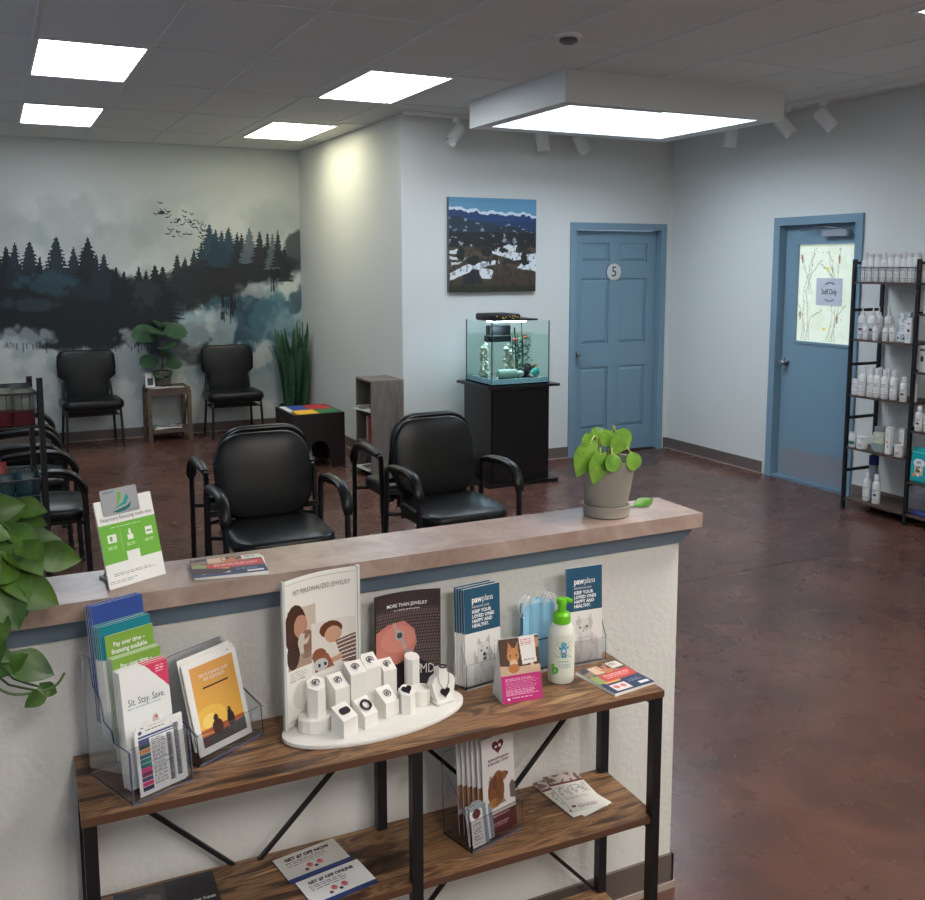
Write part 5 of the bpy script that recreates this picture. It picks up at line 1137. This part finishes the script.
def flyer_art(v2=False):
    A = Art(70, 56, (56, 70, 104)); A.rect(0, 0, 1, .36, (150, 128, 112)); A.mottle(0, 0, 1, .36, (92, 74, 62), 9, .5, 3); A.rect(.06, .0, .28, .14, (56, 66, 92)); A.rect(.24, .02, .50, .3, (226, 196, 172)); A.mottle(.42, .05, .8, .34, (200, 130, 96), 12, .5, 8); A.rect(.72, .0, 1, .22, (226, 224, 220)); A.lines(.76, .05, .96, .16, 2, (60, 60, 66), 3)
    A.rect(0, .34, .28, .62, (150, 166, 106)); A.poly([(.2, .36), (1, .28), (1, .58), (.2, .62)], (208, 74, 76)); A.lines(.3, .38, .95, .54, 3, (250, 226, 214), 5); A.rect(.12, .6, .5, .68, (232, 176, 96)); A.rect(0, .66, 1, 1, (44, 62, 100)); A.rect(.12, .72, .5, .95, (236, 226, 222)); A.ell(.22, .82, .06, .06, (214, 120, 124)); A.ell(.38, .82, .06, .06, (214, 120, 124)); A.lines(.58, .70, .95, .8, 2, (180, 196, 220), 6); A.rect(.72, .84, .95, .92, (240, 240, 244))
    if v2: A.poly([(0, .5), (.2, .55), (.62, .72), (.3, .9), (0, .8)], (70, 46, 50)); A.rect(0, .86, .6, 1, (58, 74, 112))
    return A
for k in range(3):
    flat('flyer', ('colourful pet flyer on top of the small pile at the console\'s right end', 'flyer in the middle of the small pile at the console\'s right end', 'bottom flyer of the small pile at the console\'s right end')[k], 'flyer', (1.281 - .001 * k, 1.794, CZ + .0048 - .0022 * k), .10 + .015 * k, .122, .142, .002, flyer_art() if k == 0 else None, 'flyers at the right end of the console')
for k in range(3):
    flat('flyer', ('colourful glossy flyer on top of the small pile on the counter cap', 'flyer in the middle of the pile on the counter cap', 'bottom flyer of the pile on the counter cap')[k], 'flyer', (.424 + .002 * k, 1.998, 1.0795 + .0048 - .0022 * k), -.10 - .03 * k, .150, .128, .002, flyer_art(True) if k == 0 else None, 'flyers on the counter cap')

# ---- easel sign with green band
ea = thing('counter_sign', 'white veterinary financing sign with a green band standing on the counter', 'sign', T(.2405, 1.992, 1.0798) @ RZ(.474))
Me = RX(-.25) @ STAND; W_, H_ = .131, .176
MB().box(-W_ / 2, W_ / 2, 0, H_, -.004, 0, Me).build('board', M_PAPER, ea)
A = Art(62, 84, (240, 241, 238)); A.rect(0, .28, 1, .72, (112, 184, 62)); A.lines(.2, .315, .8, .335, 1, (236, 246, 226), 3); A.rect(.345, .36, .35, .60, (160, 208, 120)); A.rect(.665, .36, .67, .60, (160, 208, 120))
A.rect(.12, .40, .27, .49, (240, 246, 236)); A.rect(.15, .42, .2, .47, (112, 184, 62)); A.rect(.46, .44, .56, .50, (240, 246, 236)); A.ell(.51, .41, .02, .04, (240, 246, 236)); A.rect(.78, .40, .91, .49, (240, 246, 236)); A.rect(.80, .44, .89, .46, (112, 184, 62))
for u in (.1, .42, .75): A.lines(u, .53, u + .2, .57, 2, (206, 232, 186), 4)
A.rect(.40, .62, .62, .80, (240, 241, 238)); A.lines(.12, .84, .94, .88, 2, (90, 92, 92), 6); A.lines(.03, .92, .5, .96, 2, (120, 120, 120), 7)
art_mesh('print', A, W_, H_, M_PRINT, ea, Me @ T(0, 0, .0005), x0=-W_ / 2)
text('Veterinary financing made easy', .0112, Me @ T(0, .137, .001), mat('grey_ink', (90, 88, 86), .5), ea, squeeze=.86)
MB().box(-.035, .035, 0, .004, -.085, -.004, T(0, 0, 0) @ STAND).build('easel_foot', M_PAPER, ea)
MB().box(-.03, .03, 0, .13, 0, .002, T(0, .078, .003) @ RX(.34) @ STAND).build('easel_strut', M_PAPER, ea)
cd = thing('membership_card', 'silver card with green and teal sails fixed to the top of the financing sign', 'card', T(.2405, 1.992, 1.0798) @ RZ(.474) @ Me @ T(-.008, H_ - .036, .0012))
MB().loft(rrect(.084, .053, .004, 3), [(1, 0), (1, .001)], T(0, .03, 0), sm=False).build('card_body', mat('silver_card', (172, 176, 180), .35, .4), cd)
for (P, c) in (([(-.004, .018), (.004, .05), (.010, .046), (.008, .034)], (112, 180, 72)), ([(-.012, .015), (.012, .026), (.022, .042), (.026, .034), (.018, .022)], (20, 150, 140)), ([(-.016, .010), (.02, .018), (.030, .024), (.026, .014), (.014, .008), (-.004, .007)], (16, 106, 100))):
    MB().prism(P, .0011, .0016, T(-.006, 0, 0)).build('sail', mat('sail_%d' % c[0], c, .5), cd)
text('advance', .008, T(-.024, .051, .0013), mat('teal_ink2', (30, 90, 100), .5), cd); text('CareCard', .006, T(.027, .008, .0013), mat('teal_ink2', (30, 90, 100), .5), cd)

# ---- middle shelf
SZ = .4360
GA = .24; gp = Vector((.958, 1.785, 0)); gb = Vector((-math.sin(GA), math.cos(GA), 0))
gh = thing('brochure_holder', 'clear holder with animal emergency brochures on the middle shelf', 'brochure holder', T(gp.x, gp.y, SZ) @ RZ(GA))
q = MB()
for s in (-1, 1): q.prism([(-.008, 0), (.09, 0), (.10, .17), (.03, .10), (.0, .075)], 0, .002, T(s * .078 - .001, 0, 0) @ RZ(PI / 2) @ STAND)
q.build_each('side_wall', M_ACRYL, gh); MB().box(-.077, .077, -.008, .09, 0, .002).build('base_plate', M_ACRYL, gh); MB().box(-.077, .077, .002, .07, 0, .0015, T(0, -.007, 0) @ RX(-.06) @ STAND).build('front_lip', M_ACRYL, gh); MB().box(-.077, .077, .002, .19, 0, .0015, T(0, .0885, 0) @ RX(-.06) @ STAND).build('back_plate', M_ACRYL, gh)
q = MB(); q.tube([(-.078, -.009, .001), (.078, -.009, .001)], .0013, n=4); q.tube([(-.078, -.003, .072), (-.078, .03, .1), (-.078, .1, .17)], .0009, n=4); q.tube([(.078, -.003, .072), (.078, .03, .1), (.078, .1, .17)], .0009, n=4); q.build_each('polished_edge', MATS['acrylic_edge'], gh)
A = Art(50, 104, (226, 222, 220)); A.ell(.40, .57, .26, .16, (132, 84, 52)); A.ell(.48, .46, .17, .09, (140, 90, 56)); A.ell(.66, .44, .10, .045, (146, 96, 60)); A.ell(.76, .43, .03, .02, (40, 30, 28)); A.ell(.36, .48, .08, .08, (108, 66, 42)); A.ell(.34, .69, .22, .05, (176, 126, 76)); A.poly([(.82, .56), (.9, .52), (1, .56), (1, .72), (.84, .70)], (110, 96, 86)); A.mottle(.18, .4, .7, .72, (112, 70, 44), 12, .55, 4, .6)
A.rect(0, .80, 1, 1, (104, 34, 42)); A.lines(.2, .90, .8, .95, 2, (226, 206, 206), 5); A.lines(.2, .82, .8, .845, 1, (236, 220, 220), 9)
B = Art(10, 40, (214, 210, 212)); B.rect(0, .5, .5, .75, (140, 96, 62)); B.rect(0, .8, 1, 1, (104, 34, 42))
m_mar = mat('maroon_ink', (96, 30, 40), .5)
for k in range(6):
    P = gp + gb * (.012 + .010 * k) ; tx = .026 - .0065 * k
    c = card('brochure', 'white emergency brochure with a brown dog, %s of the middle shelf stack' % ORD[k], 'brochure', (P.x + tx * math.cos(GA), P.y + tx * math.sin(GA), SZ + .003), GA + .01 * (k % 2), .07, .096, .226, .0022, A if k == 0 else B, 'animal emergency brochures')
    if k == 0:
        text('Animal Emergency\n& Specialty Center', .0088, T(0, .168, .001), m_mar, c, bold=.0002, squeeze=.95)
        Pn = [(.0011 * 16 * math.sin(2 * PI * j / 24) ** 3, .0011 * (13 * math.cos(2 * PI * j / 24) - 5 * math.cos(4 * PI * j / 24) - 2 * math.cos(6 * PI * j / 24) - math.cos(8 * PI * j / 24))) for j in range(24)]
        MB().prism(Pn, .0008, .0012, T(0, .20, 0)).build('heart_logo', m_mar, c)
        q = MB(); q.box(-.009, -.003, .197, .202, .0013, .0016); q.box(.002, .009, .197, .204, .0013, .0016); q.build('logo_animals', M_WINK, c)
cb = Art(26, 40, (224, 222, 220)); cb.rect(0, 0, 1, .1, (150, 160, 170)); cb.rect(.76, 0, 1, 1, (130, 144, 156)); cb.ell(.4, .2, .25, .12, (96, 44, 46)); cb.lines(.1, .42, .66, .95, 9, (90, 90, 96), 5)
for k in range(4):
    P = gp + gb * (-.0005 + .0048 * k) ; tx = -.044 - .0015 * k + (0 if k % 2 == 0 else .022)
    card('business_card', 'grey and white appointment card, %s in the left front corner of the shelf holder' % ORD[k], 'business card', (P.x + tx * math.cos(GA), P.y + tx * math.sin(GA), SZ + .003), GA, .18, .047, .088, .001, cb, 'appointment cards on the middle shelf')
# appointment leaflets fanned on the right
A = Art(40, 80, (226, 222, 214)); A.rect(0, 0, 1, .26, (196, 186, 176)); A.mottle(0, 0, 1, .26, (110, 84, 80), 10, .5, 4); A.rect(0, .22, 1, .27, (104, 34, 42)); A.mottle(.08, .32, .92, .58, (160, 158, 150), 40, .5, 7, .8); A.lines(.08, .62, .8, .7, 2, (120, 116, 112), 5); A.ell(.14, .86, .06, .03, (104, 34, 42)); A.lines(.26, .84, .9, .92, 3, (150, 120, 122), 6)
for k, (x, y, a, z) in enumerate(((1.218, 1.866, -.18, .0044), (1.196, 1.862, -.02, .0022), (1.212, 1.862, .12, 0))):
    flat('leaflet', ('cream leaflet with maroon band, topmost of the fan on the middle shelf', 'cream leaflet in the middle of the fan on the middle shelf', 'cream leaflet at the bottom of the fan on the middle shelf')[k], 'leaflet', (x, y, SZ + z), a + .1, .092, .168, .0018, A, 'fanned leaflets on the middle shelf', tilt=0)
# coupons
for k, (x, y, ttl, rgb, lab) in enumerate(((.561, 1.887, "GET $7 OFF NOW", (214, 210, 202), 'coupon reading GET $7 OFF NOW lying further back on the middle shelf'), (.584, 1.791, "GET $7 OFF ONLINE", (236, 236, 236), 'coupon reading GET $7 OFF ONLINE lying nearer the front edge of the middle shelf'))):
    A = Art(60, 36, rgb); A.rect(0, .88, 1, 1, (46, 66, 120)); A.lines(.12, .30, .8, .5, 3, (120, 120, 126), 5 + k, fill=.45)
    for u in (.42, .58): A.ell(u, .62, .05, .09, (214, 130, 134)); A.ell(u, .60, .02, .05, (196, 90, 100))
    A.ell(.5, .72, .03, .05, (60, 60, 64)); A.ell(.34, .74, .03, .05, (96, 66, 60))
    c = flat('coupon', lab, 'coupon', (x, y, SZ + .0003 + .003 * 0), .15, .146, .094, .002, A, None, mat('navy_paper', (40, 58, 110), .5))
    text(ttl, .0125 if k else .0140, T(0, .029, .0028), M_INK, c, bold=.0007, squeeze=.92)
A = Art(50, 44, (40, 38, 44)); A.rect(0, 0, .5, 1, (70, 68, 72)); A.ell(.3, .4, .2, .25, (112, 100, 96)); A.ell(.4, .6, .2, .2, (84, 60, 56)); A.rect(0, 0, .12, .2, (60, 80, 110)); A.mottle(0, 0, 1, 1, (52, 48, 54), 8, .55, 4, .6)
o = flat('magazine', 'dark magazine with white lettering at the left end of the middle shelf', 'magazine', (.255, 1.862, SZ + .0003), -.02, .20, .17, .004, A); text("the heat\nright", .014, T(.045, -.01, .006), M_WINK, o, align='LEFT')
# ================================================================ bookshelf rack with products on the right wall
RX0, RX1 = 5.385, 5.690; RY0, RY1, RY2 = 4.835, 4.315, 3.72
m_rsh = mat('dark_walnut_board', (92, 74, 64), .55, noise=(4, .2, (62, 48, 42), (8, 1, 1)))
rack = thing('shelf_rack', 'black metal and dark wood shelf rack with grooming products beside the staff door', 'shelf rack', T(0, 0, 0))
SHZ = (1.606, 1.211, .819, .447, .078); S2Z = (1.408, 1.03, .642, .30)
for y in (RY0, RY1, RY2):
    for x in (RX0, RX1 - .022): MB().box(x, x + .022, y - .011, y + .011, 0, 1.76).build('post', M_BLACK, rack)
    for z in ((1.735, 1.41, 1.03, .652, .275) if y > RY2 else ()):
        MB().box(RX0 + .022, RX1 - .022, y - .009, y + .009, z - .01, z + .01).build('rung', M_BLACK, rack)
for z in SHZ: MB().box(RX0 + .002, RX1 - .002, RY1 + .0115, RY0 - .0115, z - .014, z).build('shelf', m_rsh, rack)
for z in S2Z + (.078,): MB().box(RX0 + .002, RX1 - .002, RY2 + .0115, RY1 - .0115, z - .014, z).build('shelf', m_rsh, rack)
q = MB(); z = 1.606
for zz in (z + .10,): q.tube([(RX0 + .008, RY0 - .012, zz), (RX0 + .008, RY1 + .012, zz)], .0025, n=5)
for k in range(9): y = RY0 - .03 - .46 * k / 8; q.tube([(RX0 + .008, y, z), (RX0 + .008, y, z + .1)], .0016, n=4)
q.build('wire_rail', M_BLACK, rack)

m_bot = mat('bottle_plastic', (218, 218, 216), .35); m_cap = mat('cap_plastic', (208, 208, 208), .4)
def label_art(seed, dot=None, band=None):
    A = Art(20, 26, (222, 222, 220)); A.rect(.1, .1, .95, .14, (90, 92, 100)); A.lines(.15, .2, .9, .4, 3, (120, 122, 130), seed); A.lines(.1, .55, .9, .9, 5, (160, 160, 166), seed + 4)
    if dot: A.ell(.6, .55, .2, .1, dot)
    if band: A.rect(0, .3, 1, .8, band)
    A.rect(.1, .92, .95, .95, (110, 110, 116)); return A
def bottle(kind, r, h, lart):
    o = bpy.data.objects.new('product_bottle', None)
    COL.objects.link(o)
    q = MB()
    if kind == 'pump': pr = [(r * .9, 0), (r, .004), (r, h * .66), (r * .9, h * .72), (r * .45, h * .78), (r * .45, h * .80)]; cp_ = [(r * .55, h * .79), (r * .62, h * .795), (r * .62, h * .98), (r * .5, h), (.001, h)]
    elif kind == 'nozzle': pr = [(r * .9, 0), (r, .004), (r, h * .62), (r * .85, h * .70), (r * .45, h * .74)]; cp_ = [(r * .5, h * .735), (r * .5, h * .80), (r * .22, h * .83), (r * .14, h), (.001, h)]
    elif kind == 'flip': pr = [(r * .92, 0), (r, .003), (r, h * .84), (r * .85, h * .87)]; cp_ = [(r * .88, h * .865), (r * .88, h), (.001, h)]
    elif kind == 'jar': pr = [(r * .95, 0), (r, .003), (r, h * .68), (r * .96, h * .72)]; cp_ = [(r * 1.03, h * .715), (r * 1.03, h * .99), (r * .98, h), (.001, h)]
    q.lathe(pr, n=20); bd_ = q.build('bottle_body', m_bot, o); q = MB(); q.lathe(cp_, n=16); q.build('cap', m_cap, o)
    wrap(I4, r * 2.3, h * .42, lart, bd_, r * 1.012, r * 1.012, h * .12, 'label_print')
    return o
PROTO = {}
FACE = RZ(-PI / 2)                                   # -y face turned to -x, towards the room
def put(key, mk, y, x, z, label, group, rot=0):
    if key not in PROTO:
        o = mk(); PROTO[key] = o; o['category'] = 'bottle'; o.matrix_world = T(x, y, z) @ RZ(rot) @ FACE; o['label'] = label; o['group'] = group; return o
    return dup(PROTO[key], T(x, y, z) @ RZ(rot) @ FACE, label, group)
OR = ('first', 'second', 'third', 'fourth', 'fifth', 'sixth', 'seventh', 'eighth', 'ninth', 'tenth')
zt = 1.6065
f1 = lambda: bottle('flip', .0235, .19, label_art(3)); f2 = lambda: bottle('pump', .0245, .20, label_art(7))
ys = [4.775, 4.725, 4.672, 4.618, 4.562, 4.508, 4.460, 4.412, 4.364]
for k, y in enumerate(ys):
    put('flip' if k % 3 else 'pump_tall', f1 if k % 3 else f2, y, 5.43, zt, 'white bottle, %s from the left in the front row of the rack\'s top shelf' % OR[k], 'white bottles on the top shelf')
    put('flip', f1, y - .018 + .002 * k, 5.50, zt, 'white bottle, %s from the left in the second row of the rack\'s top shelf' % OR[k], 'white bottles on the top shelf')
zt = 1.2115
fn = lambda: bottle('nozzle', .030, .225, label_art(5, (110, 40, 100))); fs = lambda: bottle('nozzle', .0185, .125, label_art(9))
for k, (y, x) in enumerate(((4.785, 5.44), (4.725, 5.53), (4.705, 5.45), (4.64, 5.53))):
    put('nozzle', fn, y, x, zt, ('large white nozzle bottle at the left front of the second shelf', 'large white nozzle bottle behind the two front ones on the second shelf', 'large white nozzle bottle, second from left on the second shelf front', 'large white nozzle bottle farthest right on the second shelf')[k], 'large nozzle bottles on the second shelf')
for k, (y, x) in enumerate(((4.722, 5.405), (4.668, 5.445), (4.64, 5.405), (4.592, 5.445), (4.56, 5.405), (4.52, 5.425))):
    put('nozzle_small', fs, y, x, zt, 'small white nozzle bottle, %s from the left on the second shelf' % OR[k], 'small nozzle bottles on the second shelf')
A = Art(24, 34, (200, 206, 210)); A.mottle(0, 0, 1, 1, (150, 158, 166), 7, .5, 3); A.rect(.2, .35, .8, .75, (226, 228, 228)); A.lines(.25, .4, .75, .7, 5, (120, 124, 130), 4); A.mottle(.1, .85, .9, .95, (60, 60, 66), 12, .5, 6)
o = MB().box(-.045, .045, 0, .20, -.02, 0).build('foil_pouch', mat('silver_foil', (186, 190, 194), .25, .5), None, T(5.425, 4.448, zt + .001) @ RZ(-PI / 2) @ RX(-.12) @ STAND, 'silver foil pouch leaning back on the second shelf beside the small bottles', 'pouch'); art_mesh('print', A, .088, .19, M_GLOSS, o, T(0, 0, .0005), x0=-.044, y0=.005)
def cbox(y, x, z, w, h, d, A, label, grp=None):
    o = MB().box(-w / 2, w / 2, 0, h, -d, 0).build('product_box', mat('box_card', (222, 222, 220), .5), None, T(x, y, z) @ RZ(-PI / 2) @ STAND, label, 'box', grp)
    art_mesh('print', A, w * .98, h * .98, M_PRINT, o, T(0, 0, .0005), x0=-w * .49, y0=h * .01); return o
A = Art(20, 40, (220, 220, 218)); A.ell(.55, .5, .2, .08, (50, 50, 56)); A.rect(0, 0, .3, .08, (206, 190, 80)); A.lines(.2, .65, .9, .9, 5, (140, 140, 146), 3); A.rect(.3, .2, .8, .25, (60, 60, 66))
cbox(4.378, 5.40, zt, .045, .165, .045, A, 'white product box with a dark mark left of the centre rack post')
zt = .8195
fp = lambda: bottle('pump', .0255, .20, label_art(4)); fj = lambda: bottle('jar', .033, .055, label_art(12))
put('jar', fj, 4.79, 5.425, zt, 'white jar, lower of the two stacked at the left of the third shelf', 'stacked jars on the third shelf'); put('jar', fj, 4.79, 5.425, zt + .0555, 'white jar, upper of the two stacked at the left of the third shelf', 'stacked jars on the third shelf')
for k, (y, x) in enumerate(((4.735, 5.42), (4.71, 5.48), (4.668, 5.42), (4.655, 5.49), (4.615, 5.42), (4.585, 5.49), (4.56, 5.43), (4.525, 5.49), (4.497, 5.44))):
    put('pump_mid', fp, y, x, zt, 'tall white pump bottle, %s from the left on the third shelf' % OR[k], 'tall pump bottles on the third shelf')
A3 = lambda: bottle('pump', .025, .165, label_art(14, (40, 40, 46)))
for k, (y, x, z) in enumerate(((4.405, 5.425, zt), (4.365, 5.47, zt))): put('pump_short', A3, y, x, z, ('shorter white pump bottle with a black dot left of the centre post', 'shorter white pump bottle half behind the centre post on the third shelf')[k], 'shorter pump bottles on the third shelf')
fb_ = lambda: bottle('jar', .045, .08, label_art(15)); put('jar_big', fb_, 4.73, 5.60, zt + .15 * 0, 'wide white tub behind the pump bottles on the third shelf', 'tubs at the back')
zt = .4475
q = lambda: bottle('flip', .027, .105, label_art(3, band=(30, 110, 86))); put('green', q, 4.80, 5.42, zt, 'white supplement bottle with green label at the left of the fourth shelf', None or 'supplements on the fourth shelf')
q = lambda: bottle('jar', .037, .085, label_art(6, (150, 110, 90))); put('jar_wide', q, 4.722, 5.425, zt, 'wide white jar with small label beside the green-labelled bottle', 'supplements on the fourth shelf')
put('jar_slim', lambda: bottle('jar', .026, .098, label_art(8)), 4.66, 5.48, zt, 'slim white jar behind the wide jar on the fourth shelf', 'supplements on the fourth shelf')
tj = thing('treat_jar', 'large clear jar with green chews on the fourth shelf of the rack', 'jar', T(5.46, 4.585, zt) @ FACE)
MB().lathe([(.052, 0), (.056, .004), (.056, .13), (.046, .14), (.046, .15)], n=28).build('jar_body', mat('jar_glass', (200, 214, 208), .08, trans=.55, ior=1.2), tj)
MB().lathe([(.001, .004), (.05, .005), (.05, .06), (.001, .065)], n=20).build('green_chews', mat('green_chews', (24, 130, 84), .5, bump=(120, 1)), tj)
MB().lathe([(.050, .145), (.050, .168), (.046, .17), (.001, .17)], n=24).build('jar_lid', mat('grey_lid', (120, 124, 124), .4), tj)
wrap(I4, .10, .07, Art(20, 16, (196, 196, 176)).lines(.1, .2, .9, .8, 4, (150, 150, 130), 3), tj, .0568, .0568, .062)
A = Art(16, 50, (222, 220, 214)); A.rect(0, .0, 1, .05, (160, 160, 160)); A.ell(.35, .55, .22, .05, (220, 170, 60)); A.ell(.6, .72, .12, .04, (60, 60, 66)); A.lines(.3, .15, .8, .45, 8, (170, 166, 160), 3)
def tube_box(y, x, label): return cbox(y, x, zt, .040, .185, .03, A, label, 'tall cartons on the fourth shelf')
tube_box(4.497, 5.41, 'tall slim cream carton beside the clear treat jar'); tube_box(4.43, 5.46, 'tall slim cream carton behind the small jar left of the centre post')
put('jar_small', lambda: bottle('jar', .030, .08, label_art(17, (110, 40, 90))), 4.402, 5.41, zt, 'small white jar with purple mark in front of the tall carton', 'supplements on the fourth shelf')
zt = .0785
put('spray', lambda: bottle('pump', .027, .205, label_art(20)), 4.69, 5.46, zt, 'white spray bottle on the bottom shelf, left of two', 'spray bottles on the bottom shelf')
put('spray2', lambda: bottle('pump', .027, .205, label_art(22, (50, 60, 110))), 4.60, 5.45, zt, 'white spray bottle with blue print on the bottom shelf, right of two', 'spray bottles on the bottom shelf')
lt = thing('lint_roller', 'tall blue-capped white tube behind the spray bottles on the bottom shelf', 'tube', T(5.58, 4.745, zt) @ FACE)
MB().lathe([(.03, 0), (.03, .24), (.001, .24)], n=20).build('tube_body', mat('tube_grey', (150, 158, 172), .4), lt); MB().lathe([(.033, .235), (.033, .30), (.001, .302)], n=20).build('cap', mat('blue_cap', (34, 58, 130), .4), lt)
# second bay, partly cut by the picture edge
A3b = [(4.275, 5.42, 1.0305), (4.225, 5.45, 1.0305)]
for k, (y, x, z) in enumerate(A3b): cbox(y, x, z, .05, .17, .05, Art(20, 30, (206, 206, 206)).ell(.5, .5, .25, .12, (50, 50, 56)).rect(.1, .1, .9, .2, (90, 90, 96)), ('grey product box right of the centre post, left of two', 'grey product box at the right edge, right of two')[k], 'boxes in the right bay')
for k, (y, x) in enumerate(((4.27, 5.42), (4.21, 5.43), (4.15, 5.42))): put('pump_short', A3, y, x, .6425, 'white bottle in the right bay, %s from the centre post' % OR[k], 'bottles in the right bay')
for k, (y, x) in enumerate(((4.265, 5.43), (4.20, 5.43), (4.14, 5.43))): put('pump_tall', f2, y, x, 1.4085, 'white bottle high in the right bay, %s from the centre post' % OR[k], 'bottles high in the right bay')
A = Art(30, 56, (24, 158, 160)); A.rect(.0, .04, 1, .08, (90, 200, 200)); A.ell(.5, .40, .36, .14, (214, 222, 220)); A.rect(.22, .5, .78, .8, (190, 180, 160)); A.ell(.45, .62, .2, .1, (110, 72, 50)); A.lines(.3, .36, .7, .46, 2, (40, 60, 90), 4); A.ell(.2, .82, .1, .05, (220, 120, 60)); A.mottle(.2, .5, .8, .85, (230, 226, 210), 10, .6, 3)
o = bag('treat_bag', T(5.415, 4.228, .3005) @ FACE @ RX(-.06), .145, .235, .05, (24, 158, 160), (24, 158, 160), 'teal treat bag standing in the right bay of the rack', None)
art_mesh('print', A, .12, .2, M_GLOSS, o, T(0, -.030, .015) @ STAND, x0=-.06)
bag('toy_bag', T(5.50, 4.20, .3005) @ FACE, .15, .30, .05, (120, 40, 92), (90, 36, 76), 'purple bag behind the teal treat bag in the right bay', None, 'bag')
bag('clear_bag', T(5.55, 4.26, .3005) @ FACE, .10, .30, .05, (150, 150, 156), (130, 126, 130), 'crumpled grey clear bag behind the centre post in the right bay', None, 'bag')
MB().bevbox(-.04, .04, -.06, .06, 0, .02, .01).build('blue_pack', mat('blue_pack', (50, 62, 130), .4), None, T(5.46, 4.245, .0785), 'small flat blue pack on the bottom shelf right of the centre post', 'pack')
bag('clear_bag', T(5.56, 4.36, .0785) @ FACE @ RX(-.1), .16, .17, .06, (128, 128, 132), (110, 108, 112), 'crumpled clear plastic bag at the back of the bottom shelf', None, 'bag')
bpy.context.view_layer.update()
